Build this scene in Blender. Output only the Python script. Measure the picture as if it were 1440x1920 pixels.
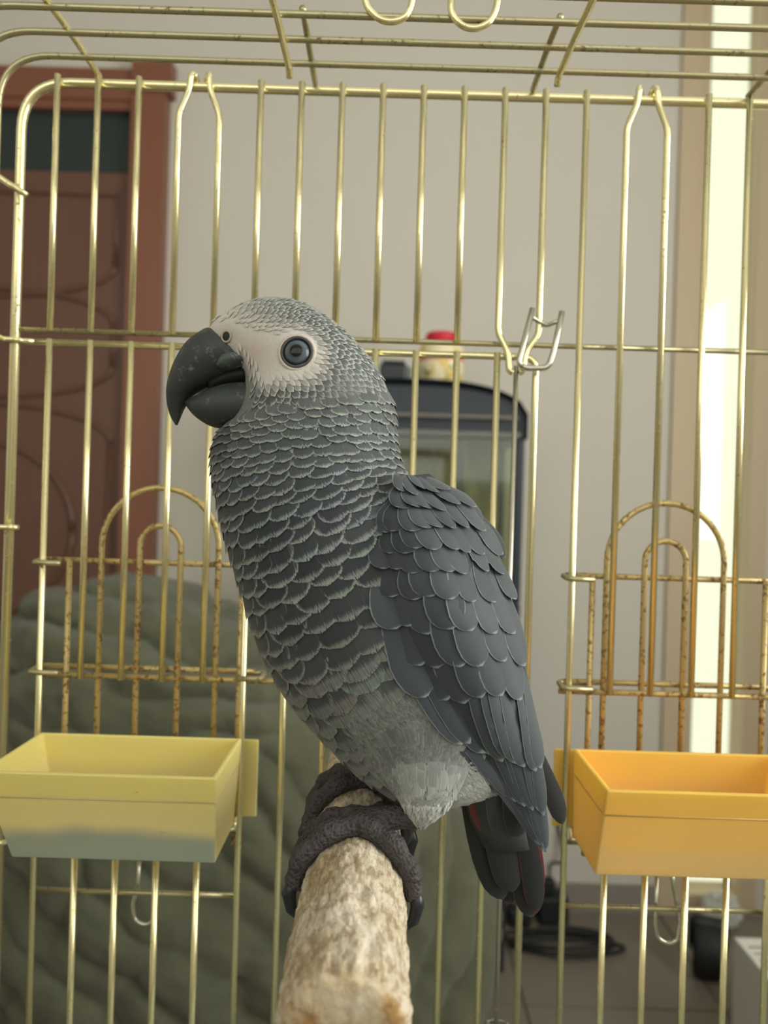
import bpy, bmesh, math, random
import numpy as np
from mathutils import Vector, Matrix
from mathutils.bvhtree import BVHTree
from mathutils import noise as mnoise

scene = bpy.context.scene
COL = scene.collection
for o in list(bpy.data.objects):
    bpy.data.objects.remove(o)
rnd = random.Random(7)

# ------------------------------------------------------------------ camera
F = 1500.0                      # focal length in pixels of the 1440x1920 frame
ROLL = math.radians(1.75)
ZC = 1.10                       # eye height above the floor
cr, sr = math.cos(ROLL), math.sin(ROLL)
cam_d = bpy.data.cameras.new('camera')
cam = bpy.data.objects.new('camera', cam_d)
COL.objects.link(cam)
m = Matrix(((cr, -sr, 0, 0), (0, 0, -1, 0), (sr, cr, 0, ZC), (0, 0, 0, 1)))
cam.matrix_world = m
cam_d.sensor_fit = 'VERTICAL'
cam_d.sensor_height = 36.0
cam_d.lens = F / 1920.0 * 36.0
cam_d.clip_start = 0.01
cam_d.dof.use_dof = True
cam_d.dof.focus_distance = 0.345
cam_d.dof.aperture_fstop = 9.0
scene.camera = cam

# ------------------------------------------------------------------ light
world = bpy.data.worlds.new('daylight')
scene.world = world
world.use_nodes = True
bg = world.node_tree.nodes['Background']
bg.inputs['Color'].default_value = (1.0, 1.0, 0.90, 1)
bg.inputs['Strength'].default_value = 1.75

def area(name, loc, rot, sx, sy, power, color):
    l = bpy.data.lights.new(name, 'AREA')
    l.shape = 'RECTANGLE'; l.size = sx; l.size_y = sy
    l.energy = power; l.color = color
    o = bpy.data.objects.new(name, l); COL.objects.link(o)
    o.location = loc; o.rotation_euler = rot
    return o
# daylight coming in through the big window of the right-hand wall
area('window_daylight', (1.66, 0.10, 1.60), (0, math.radians(90), 0), 1.25, 1.35, 42, (1.0, 0.985, 0.90))

vs = scene.view_settings
vs.view_transform = 'Standard'
vs.look = 'None'
vs.gamma = 1.0
vs.use_curve_mapping = False
vs.exposure = 0.2

# ------------------------------------------------------------------ helpers
def lin(c):
    r = []
    for x in c[:3]:
        x = x / 255.0
        r.append(x / 12.92 if x <= 0.04045 else ((x + 0.055) / 1.055) ** 2.4)
    return (r[0], r[1], r[2], 1.0)

def W(px, py, d):
    """frame position (1440x1920) at a distance d -> world point"""
    dx, dy = px - 720.0, py - 960.0
    u = dx * cr + dy * sr
    v = -dx * sr + dy * cr
    return Vector((u / F * d, d, ZC - v / F * d))

def proj(p):
    u = p[0] / p[1] * F
    v = (ZC - p[2]) / p[1] * F
    return (720 + u * cr - v * sr, 960 + u * sr + v * cr)

def tag(o, label=None, cat=None, group=None, kind=None):
    if label: o['label'] = label
    if cat: o['category'] = cat
    if group: o['group'] = group
    if kind: o['kind'] = kind
    return o

def empty(name, loc=(0, 0, 0), label=None, cat=None, group=None):
    o = bpy.data.objects.new(name, None)
    o.empty_display_size = 0.05
    COL.objects.link(o)
    o.location = loc
    return tag(o, label, cat, group)

def link(name, me, mat=None, parent=None, smooth=True):
    o = bpy.data.objects.new(name, me)
    COL.objects.link(o)
    if mat is not None and len(me.materials) == 0:
        me.materials.append(mat)
    if parent is not None:
        o.parent = parent
        pm = Matrix.Identity(4)
        q = parent
        chain = []
        while q is not None:
            chain.append(q); q = q.parent
        for q in reversed(chain):
            pm = pm @ q.matrix_parent_inverse @ Matrix.LocRotScale(q.location, q.rotation_euler, q.scale)
        o.matrix_parent_inverse = pm.inverted()
    if smooth:
        me.polygons.foreach_set('use_smooth', [True] * len(me.polygons))
    return o

def mesh(name, verts, faces):
    me = bpy.data.meshes.new(name)
    me.from_pydata([tuple(v) for v in verts], [], faces)
    me.update()
    return me

def box_data(x0, x1, y0, y1, z0, z1):
    v = [(x0, y0, z0), (x1, y0, z0), (x1, y1, z0), (x0, y1, z0),
         (x0, y0, z1), (x1, y0, z1), (x1, y1, z1), (x0, y1, z1)]
    f = [(0, 3, 2, 1), (4, 5, 6, 7), (0, 1, 5, 4), (1, 2, 6, 5), (2, 3, 7, 6), (3, 0, 4, 7)]
    return v, f

def box(name, x0, x1, y0, y1, z0, z1, mat, parent=None, bevel=0.0, seg=2):
    me = mesh(name, *box_data(x0, x1, y0, y1, z0, z1))
    if bevel > 0:
        bm = bmesh.new(); bm.from_mesh(me)
        bmesh.ops.bevel(bm, geom=bm.edges[:], offset=bevel, segments=seg, affect='EDGES', profile=0.5)
        bm.to_mesh(me); bm.free()
    return link(name, me, mat, parent, smooth=False)

def boxes(name, lst, mat, parent=None):
    V, Fc = [], []
    for b in lst:
        v, f = box_data(*b)
        o = len(V); V += v; Fc += [tuple(i + o for i in q) for q in f]
    return link(name, mesh(name, V, Fc), mat, parent, smooth=False)

def tube_data(pts, rad, n=8, cap=True):
    pts = [Vector(p) for p in pts]
    N = len(pts)
    rs = rad if isinstance(rad, (list, tuple)) else [rad] * N
    T = []
    for i in range(N):
        a = pts[max(i - 1, 0)]; b = pts[min(i + 1, N - 1)]
        T.append((b - a).normalized())
    up = Vector((0, 1, 0)) if abs(T[0].y) < 0.9 else Vector((1, 0, 0))
    nrm = (up - T[0] * up.dot(T[0])).normalized()
    V, Fc = [], []
    for i in range(N):
        nrm = (nrm - T[i] * nrm.dot(T[i])).normalized()
        bi = T[i].cross(nrm)
        for k in range(n):
            a = 2 * math.pi * k / n
            V.append(pts[i] + (nrm * math.cos(a) + bi * math.sin(a)) * rs[i])
    for i in range(N - 1):
        for k in range(n):
            k2 = (k + 1) % n
            Fc.append((i * n + k, i * n + k2, (i + 1) * n + k2, (i + 1) * n + k))
    if cap:
        Fc.append(tuple(reversed(range(n))))
        Fc.append(tuple((N - 1) * n + k for k in range(n)))
    return V, Fc

def fillet(pts, r, seg=5):
    pts = [Vector(p) for p in pts]
    out = [pts[0]]
    for i in range(1, len(pts) - 1):
        a, b, c = pts[i - 1], pts[i], pts[i + 1]
        d1 = (a - b); d2 = (c - b)
        rr = min(r, d1.length * 0.49, d2.length * 0.49)
        p0 = b + d1.normalized() * rr; p1 = b + d2.normalized() * rr
        for k in range(seg + 1):
            t = k / seg
            out.append(p0 * (1 - t) ** 2 + b * 2 * t * (1 - t) + p1 * t * t)
    out.append(pts[-1])
    return out

def tube(name, pts, rad, mat, parent=None, n=8):
    return link(name, mesh(name, *tube_data(pts, rad, n)), mat, parent)

def lathe(name, prof, mat, parent=None, n=32, loc=(0, 0, 0)):
    V, Fc = [], []
    for r, z in prof:
        for k in range(n):
            a = 2 * math.pi * k / n
            V.append((loc[0] + r * math.cos(a), loc[1] + r * math.sin(a), loc[2] + z))
    for i in range(len(prof) - 1):
        for k in range(n):
            k2 = (k + 1) % n
            Fc.append((i * n + k, i * n + k2, (i + 1) * n + k2, (i + 1) * n + k))
    Fc.append(tuple(reversed(range(n))))
    Fc.append(tuple((len(prof) - 1) * n + k for k in range(n)))
    return link(name, mesh(name, V, Fc), mat, parent)

def torus_data(c, ax, R, r, n=24, k=8):
    ax = Vector(ax).normalized()
    a = ax.orthogonal().normalized(); b = ax.cross(a)
    V, Fc = [], []
    for i in range(n):
        t = 2 * math.pi * i / n
        d = a * math.cos(t) + b * math.sin(t)
        for j in range(k):
            s = 2 * math.pi * j / k
            V.append(Vector(c) + d * (R + r * math.cos(s)) + ax * r * math.sin(s))
    for i in range(n):
        for j in range(k):
            Fc.append((i * k + j, ((i + 1) % n) * k + j, ((i + 1) % n) * k + (j + 1) % k, i * k + (j + 1) % k))
    return V, Fc

# ------------------------------------------------------------------ materials
class NT:
    def __init__(s, name):
        s.m = bpy.data.materials.new(name); s.m.use_nodes = True
        s.t = s.m.node_tree; s.n = s.t.nodes
        s.b = s.n['Principled BSDF']; s.out = s.n['Material Output']
    def node(s, typ, **kw):
        x = s.n.new(typ)
        for k, v in kw.items():
            if k in ('op',): x.operation = v
            else: setattr(x, k, v)
        return x
    def l(s, a, b): s.t.links.new(a, b)
    def math(s, op, a, b=None, c=None, clamp=False):
        x = s.n.new('ShaderNodeMath'); x.operation = op; x.use_clamp = clamp
        for i, q in enumerate((a, b, c)):
            if q is None: continue
            if isinstance(q, (int, float)): x.inputs[i].default_value = q
            else: s.l(q, x.inputs[i])
        return x.outputs[0]
    def mix(s, fac, a, b, blend='MIX'):
        x = s.n.new('ShaderNodeMix'); x.data_type = 'RGBA'; x.blend_type = blend
        for i, q in ((0, fac), (6, a), (7, b)):
            if isinstance(q, (int, float)): x.inputs[i].default_value = q
            elif isinstance(q, tuple): x.inputs[i].default_value = q
            else: s.l(q, x.inputs[i])
        return x.outputs[2]
    def noise(s, scale, detail=3, vec=None, rough=0.5, dist=0.0):
        x = s.n.new('ShaderNodeTexNoise')
        x.inputs['Scale'].default_value = scale; x.inputs['Detail'].default_value = detail
        x.inputs['Roughness'].default_value = rough; x.inputs['Distortion'].default_value = dist
        if vec is not None: s.l(vec, x.inputs['Vector'])
        return x.outputs['Fac']
    def coord(s, which='Object'):
        return s.n.new('ShaderNodeTexCoord').outputs[which]
    def mapping(s, vec, scale=(1, 1, 1), rot=(0, 0, 0)):
        x = s.n.new('ShaderNodeMapping')
        x.inputs['Scale'].default_value = scale; x.inputs['Rotation'].default_value = rot
        s.l(vec, x.inputs['Vector']); return x.outputs[0]
    def ramp(s, fac, stops):
        x = s.n.new('ShaderNodeValToRGB'); e = x.color_ramp.elements
        while len(e) < len(stops): e.new(0.5)
        for i, (p, c) in enumerate(stops):
            e[i].position = p; e[i].color = c if len(c) == 4 else (*c, 1)
        s.l(fac, x.inputs[0]); return x.outputs[0]
    def smooth(s, v, a, b, lo=0.0, hi=1.0):
        x = s.n.new('ShaderNodeMapRange'); x.interpolation_type = 'SMOOTHSTEP'
        s.l(v, x.inputs[0])
        x.inputs[1].default_value = a; x.inputs[2].default_value = b
        x.inputs[3].default_value = lo; x.inputs[4].default_value = hi
        return x.outputs[0]
    def bump(s, h, strength=0.3, dist=0.001):
        x = s.n.new('ShaderNodeBump')
        x.inputs['Strength'].default_value = strength; x.inputs['Distance'].default_value = dist
        s.l(h, x.inputs['Height']); s.l(x.outputs[0], s.b.inputs['Normal'])
    def set(s, color=None, rough=None, metal=None, spec=None, sheen=None, trans=None):
        for key, v in (('Base Color', color), ('Roughness', rough), ('Metallic', metal),
                       ('Specular IOR Level', spec), ('Sheen Weight', sheen), ('Transmission Weight', trans)):
            if v is None: continue
            if isinstance(v, (int, float, tuple)): s.b.inputs[key].default_value = v
            else: s.l(v, s.b.inputs[key])
        return s.m

def plain(name, c, rough=0.6, metal=0.0, var=0.08, scale=30, spec=0.4, bump=0.0):
    t = NT(name)
    n = t.noise(scale, 4, t.coord())
    col = t.mix(n, tuple(x * (1 - var) for x in lin(c)[:3]) + (1,), tuple(min(1, x * (1 + var)) for x in lin(c)[:3]) + (1,))
    if bump: t.bump(n, bump, 0.002)
    return t.set(col, rough, metal, spec)

def wire_mat(name, base, rust, amount, rough=0.3, metal=0.75):
    t = NT(name)
    co = t.coord()
    n1 = t.noise(330, 4, co, 0.65)
    n2 = t.noise(45, 2, co)
    spot = t.smooth(t.math('ADD', n1, t.math('MULTIPLY', n2, 0.35)), 0.86 - amount, 0.98 - amount)
    n3 = t.noise(700, 2, co)
    colr = t.mix(n3, tuple(x * 0.86 for x in lin(base)[:3]) + (1,), lin(base))
    col = t.mix(spot, colr, lin(rust))
    t.l(t.math('SUBTRACT', metal, t.math('MULTIPLY', spot, metal * 0.8)), t.b.inputs['Metallic'])
    t.l(t.math('ADD', rough, t.math('MULTIPLY', spot, 0.35)), t.b.inputs['Roughness'])
    t.bump(n1, 0.12, 0.0006)
    return t.set(col)

M = {}
M['gold'] = wire_mat('brass_wire', (250, 241, 190), (150, 122, 70), 0.05, 0.22, 0.85)
M['gold_dull_shaded'] = wire_mat('dull_and_shaded_brass_wire', (186, 178, 140), (118, 106, 82), 0.10, 0.34, 0.75)
M['gold_rust'] = wire_mat('rusted_brass_wire', (214, 192, 134), (132, 98, 60), 0.17, 0.42, 0.55)
M['steel'] = wire_mat('steel_wire', (205, 204, 190), (120, 112, 92), 0.02, 0.25, 0.9)

def wall_mat():
    t = NT('painted_plaster')
    n = t.noise(3, 3, t.coord())
    f = t.noise(180, 3, t.coord())
    t.bump(f, 0.05, 0.001)
    return t.set(t.mix(n, lin((201, 197, 188)), lin((208, 203, 194))), 0.85, 0, 0.2)
M['wall'] = wall_mat()
M['ceiling'] = plain('ceiling_paint', (222, 220, 214), 0.9, var=0.02, scale=4)
M['floor'] = plain('stone_tile', (126, 117, 106), 0.5, var=0.06, scale=9)
M['grout'] = plain('tile_grout', (104, 96, 86), 0.9, var=0.05)
M['base'] = plain('baseboard_paint', (140, 132, 126), 0.6, var=0.03)
M['beige'] = plain('beige_frame', (196, 178, 150), 0.5, var=0.03, scale=6)
M['white'] = plain('white_plastic', (226, 226, 216), 0.4, var=0.02)
M['black'] = plain('black_plastic', (34, 40, 46), 0.35, var=0.1)
M['navy'] = plain('blue_black_plastic', (38, 45, 54), 0.35, var=0.08)
M['rubber'] = plain('black_rubber', (32, 34, 36), 0.6, var=0.1)

def glass(name, c=(1, 1, 1, 1), alpha=0.12):
    t = NT(name)
    tr = t.n.new('ShaderNodeBsdfTransparent'); tr.inputs[0].default_value = c
    gl = t.n.new('ShaderNodeBsdfGlossy'); gl.inputs['Roughness'].default_value = 0.05
    mx = t.n.new('ShaderNodeMixShader'); mx.inputs[0].default_value = alpha
    t.l(tr.outputs[0], mx.inputs[1]); t.l(gl.outputs[0], mx.inputs[2]); t.l(mx.outputs[0], t.out.inputs[0])
    return t.m
M['glass'] = glass('clear_glass', (1, 1, 1, 1), 0.04)
M['tank_glass'] = glass('aquarium_glass', (0.80, 0.84, 0.72, 1), 0.06)

def wood_mat(name, a, b):
    t = NT(name)
    co = t.mapping(t.coord(), (14, 14, 1.2))
    n = t.noise(4, 5, co, 0.6, 0.6)
    return t.set(t.mix(n, lin(a), lin(b)), 0.38, 0, 0.5)
M['door_wood'] = wood_mat('brown_door_wood', (92, 63, 50), (108, 74, 59))
M['case_wood'] = wood_mat('reddish_casing_wood', (120, 75, 56), (134, 85, 64))
M['recess_shade'] = plain('recess_shade_sheet', (44, 54, 54), 0.25, var=0.05, scale=4)

# ------------------------------------------------------------------ the room
YW = 2.25
XL, XR, ZT = -1.9, 1.6, 2.8
def struct(o):
    o['kind'] = 'structure'; return o
struct(box('floor', XL, XR + 0.1, -1.2, YW + 0.1, -0.06, -0.004, M['grout']))
fl = bpy.data.objects['floor']
ts = 0.45
tile_me = mesh('tile', *box_data(0.003, ts - 0.003, 0.003, ts - 0.003, -0.004, 0.0))
tile_me.materials.append(M['floor'])
for i in range(8):
    for j in range(8):
        x = XL + i * ts; y = YW - (j + 1) * ts
        if x + ts > XR + 0.06: continue
        o = bpy.data.objects.new('tile', tile_me); COL.objects.link(o)
        o.parent = fl; o.location = (x, y, 0)
struct(box('ceiling', XL, XR + 0.1, -1.2, YW + 0.1, ZT, ZT + 0.06, M['ceiling']))
GX0, GX1 = 0.883, 1.028        # narrow glazed slit in the back wall
struct(boxes('wall_back', [(XL, GX0 - 0.085, YW, YW + 0.10, 0, ZT), (GX1 + 0.05, XR, YW, YW + 0.10, 0, ZT),
                           (GX0 - 0.085, GX1 + 0.05, YW, YW + 0.10, 2.76, ZT)], M['wall']))
struct(box('wall_left', XL - 0.1, XL, -1.2, YW, 0, ZT, M['wall']))
struct(boxes('added_rear_wall', [(XL, XR + 0.1, -1.3, -1.2, 0, 1.25), (XL, XR + 0.1, -1.3, -1.2, 2.6, ZT), (XL, -1.6, -1.3, -1.2, 1.25, 2.6), (1.4, XR + 0.1, -1.3, -1.2, 1.25, 2.6)], M['wall']))  # unseen rear wall, added with a high opening so light falls from above
WY0, WY1, WZ0, WZ1 = -0.6, 0.8, 0.95, 2.25
struct(boxes('wall_right', [(XR, XR + 0.1, -1.2, WY0, 0, ZT), (XR, XR + 0.1, WY1, YW + 0.1, 0, ZT),
                            (XR, XR + 0.1, WY0, WY1, 0, WZ0), (XR, XR + 0.1, WY0, WY1, WZ1, ZT)], M['wall']))
wf = struct(boxes('window_1', [(XR + 0.02, XR + 0.05, WY0, WY0 + 0.06, WZ0, WZ1), (XR + 0.02, XR + 0.05, WY1 - 0.06, WY1, WZ0, WZ1),
                               (XR + 0.02, XR + 0.05, WY0, WY1, WZ0, WZ0 + 0.06), (XR + 0.02, XR + 0.05, WY0, WY1, WZ1 - 0.06, WZ1),
                               (XR + 0.02, XR + 0.05, 0.08, 0.12, WZ0, WZ1)], M['white']))
struct(boxes('added_rear_window', [(-1.6, -1.54, -1.27, -1.23, 1.25, 2.6), (1.34, 1.4, -1.27, -1.23, 1.25, 2.6), (-1.54, 1.34, -1.27, -1.23, 1.25, 1.31), (-1.54, 1.34, -1.27, -1.23, 2.54, 2.6),  # unseen window frame added round the opening that shapes the light
                          (-0.13, -0.07, -1.27, -1.23, 1.31, 2.54)], M['white']))
# narrow glazed balcony door beside the wall: beige stepped frame and a bright pane
d2 = struct(boxes('door_2', [(GX0 - 0.085, GX0 - 0.03, YW - 0.012, YW + 0.09, 0, 2.76), (GX0 - 0.03, GX0, YW + 0.0, YW + 0.09, 0, 2.76),
                             (GX1, GX1 + 0.05, YW - 0.0, YW + 0.09, 0, 2.76), (GX0, GX1, YW, YW + 0.09, 0, 0.05),
                             (GX0, GX1, YW, YW + 0.09, 2.71, 2.76)], M['beige']))
box('pane', GX0, GX1, YW + 0.05, YW + 0.054, 0.05, 2.71, glass('tinted_door_glass', (0.72, 0.735, 0.66, 1), 0.03), d2)
struct(box('baseboard_back', -0.55, GX0 - 0.09, YW - 0.014, YW - 0.0005, 0, 0.075, M['base']))

# ------------------------------------------------------------------ wooden door at the left
dx1 = -0.632                    # outer right edge of the casing
d1 = struct(box('door_1', -1.50, dx1 - 0.095, YW - 0.022, YW - 0.001, 0.0, 2.02, M['door_wood']))
def molding(pts, r=0.008):
    return tube('molding', pts, r, M['door_wood'], d1, 6)
ym = YW - 0.024
xr_ = dx1 - 0.135
def arcpts(cx, cz, rx, rz, a0, a1, n=20):
    return [Vector((cx + rx * math.cos(math.radians(a0 + (a1 - a0) * i / n)), ym,
                    cz + rz * math.sin(math.radians(a0 + (a1 - a0) * i / n)))) for i in range(n + 1)]
xc_ = (-1.50 + dx1 - 0.095) / 2
hw_ = xr_ - xc_
# upper panels with an arched lower edge, middle panel and an oval lower field
molding([Vector((xc_ - hw_, ym, 1.76))] + [Vector((xc_ - hw_, ym, 1.96)), Vector((xr_, ym, 1.96)), Vector((xr_, ym, 1.76))])
molding(arcpts(xc_, 1.76, hw_, 0.09, 0, -180))
molding(arcpts(xc_, 1.60, hw_, 0.09, 180, 0))
molding([Vector((xc_ - hw_, ym, 1.60)), Vector((xc_ - hw_, ym, 1.48))])
molding([Vector((xr_, ym, 1.60)), Vector((xr_, ym, 1.48))])
molding(arcpts(xc_, 1.48, hw_, 0.09, 0, -180))
molding(arcpts(xc_, 1.27, hw_, 0.10, 180, 0))
molding([Vector((xr_, ym, 1.27)), Vector((xr_, ym, 0.25)), Vector((xc_ - hw_, ym, 0.25)), Vector((xc_ - hw_, ym, 1.27))])
molding(arcpts(xc_, 1.02, hw_ * 0.72, 0.24, 0, 360, 40), 0.009)
struct(boxes('trim_1', [(dx1 - 0.097, dx1 - 0.002, YW - 0.05, YW, 0, 2.235), (-1.60, -1.50, YW - 0.05, YW, 0, 2.235),
                        (-1.60, dx1 - 0.097, YW - 0.044, YW, 2.215, 2.30), (dx1 - 0.097, dx1 + 0.012, YW - 0.056, YW, 2.235, 2.325),
                        (-1.50, dx1 - 0.097, YW - 0.036, YW, 2.19, 2.215)], M['case_wood']))
box('pane', -1.50, dx1 - 0.097, YW - 0.012, YW - 0.002, 2.02, 2.19, M['recess_shade'], d1)  # dark sheet painted for the shaded recess above the door leaf

# ------------------------------------------------------------------ chair heaped with a plush olive throw
def plush_mat():
    t = NT('olive_plush')
    co = t.coord()
    n = t.noise(14, 4, co, 0.6)
    f = t.noise(260, 3, co, 0.7)
    c = t.mix(n, lin((66, 68, 54)), lin((98, 100, 82)))
    c = t.mix(t.math('MULTIPLY', f, 0.5), c, lin((122, 124, 104)))
    t.bump(f, 0.7, 0.006)
    t.b.inputs['Sheen Weight'].default_value = 0.2
    t.b.inputs['Sheen Roughness'].default_value = 0.4
    return t.set(c, 0.95, 0, 0.1)
M['plush'] = plush_mat()
def build_throw():
    DB = 1.52
    tab = [(1083, 215, 262), (1090, 160, 300), (1105, 100, 360), (1130, 50, 440), (1165, 18, 500), (1250, 2, 560), (1350, -10, 660),
           (1450, -20, 800), (1500, -22, 848), (1600, -28, 892), (1700, -32, 912), (1800, -34, 912), (1860, -34, 900), (1960, -30, 868), (2060, -20, 860)]
    rows, nphi = 240, 300
    ys = np.linspace(1083, 2060, rows) 
    ys = 1083 + (2060 - 1083) * (np.linspace(0, 1, rows) ** 1.35)
    ty = [a[0] for a in tab]
    V, Fc = [], []
    zmin = 0.012
    for i, y in enumerate(ys):
        xl = np.interp(y, ty, [a[1] for a in tab]); xr = np.interp(y, ty, [a[2] for a in tab])
        pl, pr = W(xl, y, DB), W(xr, y, DB)
        xc, hw = (pl.x + pr.x) / 2, (pr.x - pl.x) / 2
        z = max(zmin, (pl.z + pr.z) / 2)
        t = i / (rows - 1)
        b = 0.25 * min(1.0, (0.06 + t * 4.0)) ** 0.6
        for k in range(nphi):
            a = 2 * math.pi * k / nphi
            ca, sa = math.cos(a), math.sin(a)
            ex = 0.75
            x = xc + hw * math.copysign(abs(ca) ** ex, ca)
            yy = DB + 0.03 + b * math.copysign(abs(sa) ** ex, sa)
            # folds: rolling horizontal ridges that turn diagonal lower down, hanging drapes at the right
            wob = 0.060 * mnoise.noise(Vector((x * 4, z * 4, yy * 3))) + 0.022 * mnoise.noise(Vector((x * 13, z * 13, yy * 9))) + 0.015 * math.sin(2.6 * x + 0.8)
            def ridge(q): return abs(math.sin(q * math.pi)) ** 0.6 - 0.7
            r1 = ridge((z + wob) / 0.066)
            r2 = ridge((x * 0.62 + z * 0.78 + wob) / 0.085)
            r4 = ridge((-x * 0.80 + z * 0.45 + 0.6 * wob) / 0.150)
            r3 = ridge((x * 0.95 - z * 0.30 + 0.6 * wob) / 0.078)
            w2 = min(1, max(0, (0.80 - z) / 0.18)); w3 = min(1, max(0, (x - 0.0) / 0.12))
            d = 0.5 * (0.6 + 0.8 * (mnoise.noise(Vector((x * 6 + 3, z * 6, 1))) + 0.5)) * 0.052 * (r1 * (1 - w2) + (0.7 * r2 + 0.6 * min(r4, 0.0)) * w2) * (1 - w3) + 0.036 * r3 * w3
            d += 0.016 * mnoise.noise(Vector((x * 9, z * 9, yy * 9))) + 0.006 * mnoise.noise(Vector((x * 32, z * 32, yy * 32))) + 0.03 * mnoise.noise(Vector((x * 2.5, z * 2.5, 4)))
            d *= min(1, t * 6 + 0.4)
            V.append((x + ca * d, yy + sa * d, max(0.004, z + 0.8 * d * (1 - min(1, t * 2.2)))))
    for i in range(rows - 1):
        for k in range(nphi):
            k2 = (k + 1) % nphi
            Fc.append((i * nphi + k, (i + 1) * nphi + k, (i + 1) * nphi + k2, i * nphi + k2))
    Fc.append(tuple(range(nphi)))
    Fc.append(tuple(reversed([(rows - 1) * nphi + k for k in range(nphi)])))
    o = link('plush_throw', mesh('plush_throw', V, Fc), M['plush'])
    tag(o, 'crumpled olive green plush throw heaped over a seat beyond the cage', 'blanket')
build_throw()

# ------------------------------------------------------------------ aquarium on its stand
TX0, TX1, TY0, TY1 = -0.20, 0.325, 1.87, 2.20
TZ0, TZ1 = 0.86, 1.325
st = empty('aquarium_stand', (0.06, 2.03, 0), 'dark cabinet stand carrying the aquarium against the wall', 'cabinet')
box('body', TX0, TX1 - 0.012, TY0, TY1, 0.03, TZ0 - 0.03, M['black'], st, 0.004)
box('top', TX0 - 0.008, TX1 - 0.004, TY0 - 0.01, TY1, TZ0 - 0.03, TZ0, M['black'], st, 0.003)
box('plinth', TX0 + 0.02, TX1 - 0.03, TY0 + 0.02, TY1, 0, 0.03, M['black'], st)
for s in (0, 1):
    xa = TX0 + 0.008 + s * 0.252
    dr = box('door', xa, xa + 0.245, TY0 - 0.016, TY0 - 0.0005, 0.05, TZ0 - 0.05, M['black'], st, 0.003)
    hx = xa + (0.225 if s == 0 else 0.02)
    tube('handle', [(hx, TY0 - 0.018, 0.55), (hx, TY0 - 0.034, 0.56), (hx, TY0 - 0.034, 0.64), (hx, TY0 - 0.018, 0.65)], 0.004, M['steel'], dr)
aq = empty('aquarium', (0.06, 2.03, TZ0), 'black-framed aquarium with a curved dark hood and murky greenish water', 'aquarium')
box('base_frame', TX0 - 0.004, TX1 + 0.0, TY0 - 0.004, TY1, TZ0, TZ0 + 0.035, M['navy'], aq, 0.004)
for (xa, xb, ya, yb) in ((TX1 - 0.022, TX1, TY0, TY0 + 0.03), (TX0, TX0 + 0.022, TY0, TY0 + 0.03), (TX1 - 0.022, TX1, TY1 - 0.03, TY1), (TX0, TX0 + 0.022, TY1 - 0.03, TY1)):
    box('corner_post', xa, xb, ya, yb, TZ0 + 0.035, TZ1 - 0.04, M['navy'], aq, 0.005)
box('inner_post', 0.165, 0.19, TY0 + 0.02, TY0 + 0.05, TZ0 + 0.035, TZ1 - 0.04, M['navy'], aq, 0.004)
box('glass_pane', TX0 + 0.01, TX1 - 0.01, TY0 + 0.003, TY0 + 0.008, TZ0 + 0.03, TZ1 - 0.03, M['tank_glass'], aq)
box('side_pane', TX1 - 0.008, TX1 - 0.003, TY0 + 0.03, TY1 - 0.03, TZ0 + 0.03, TZ1 - 0.03, M['tank_glass'], aq)
def murk():
    t = NT('tank_backdrop')
    co = t.mapping(t.coord(), (7, 1, 1.6))
    n = t.noise(3, 4, co, 0.6, 0.4)
    return t.set(t.ramp(n, [(0.30, lin((66, 72, 58))), (0.46, lin((128, 126, 92))), (0.60, lin((164, 156, 118))), (0.75, lin((96, 104, 60)))]), 0.7)
M['murk'] = murk()
M['weed'] = plain('water_weed', (138, 148, 70), 0.6, var=0.2, scale=20)
M['stone'] = plain('gravel', (66, 64, 54), 0.9, var=0.3, scale=120)
box('back_panel', TX0 + 0.02, TX1 - 0.02, TY1 - 0.045, TY1 - 0.035, TZ0 + 0.035, TZ1 - 0.05, M['murk'], aq)
box('gravel_bed', TX0 + 0.022, TX1 - 0.024, TY0 + 0.04, TY1 - 0.05, TZ0 + 0.036, TZ0 + 0.075, M['stone'], aq)
for i in range(12):
    x = TX0 + 0.05 + 0.036 * i + rnd.uniform(-.008, .008)
    x = min(x, TX1 - 0.04)
    h = rnd.uniform(0.13, 0.27); y = rnd.uniform(TY0 + 0.08, TY1 - 0.08)
    pts = [Vector((x + 0.012 * math.sin(j * 0.9 + i), y, TZ0 + 0.07 + h * j / 6)) for j in range(7)]
    V, Fc = [], []
    for j, p in enumerate(pts):
        w = 0.009 * (1 - (j / 6.0) ** 3) + 0.001
        V += [p + Vector((-w, 0, 0)), p + Vector((0, -0.003, 0)), p + Vector((w, 0, 0)), p + Vector((0, 0.003, 0))]
    for j in range(6):
        for k in range(4):
            Fc.append((j * 4 + k, j * 4 + (k + 1) % 4, j * 4 + 4 + (k + 1) % 4, j * 4 + 4 + k))
    link('weed_leaf', mesh('weed_leaf', V, Fc), M['weed'], aq)
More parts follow.
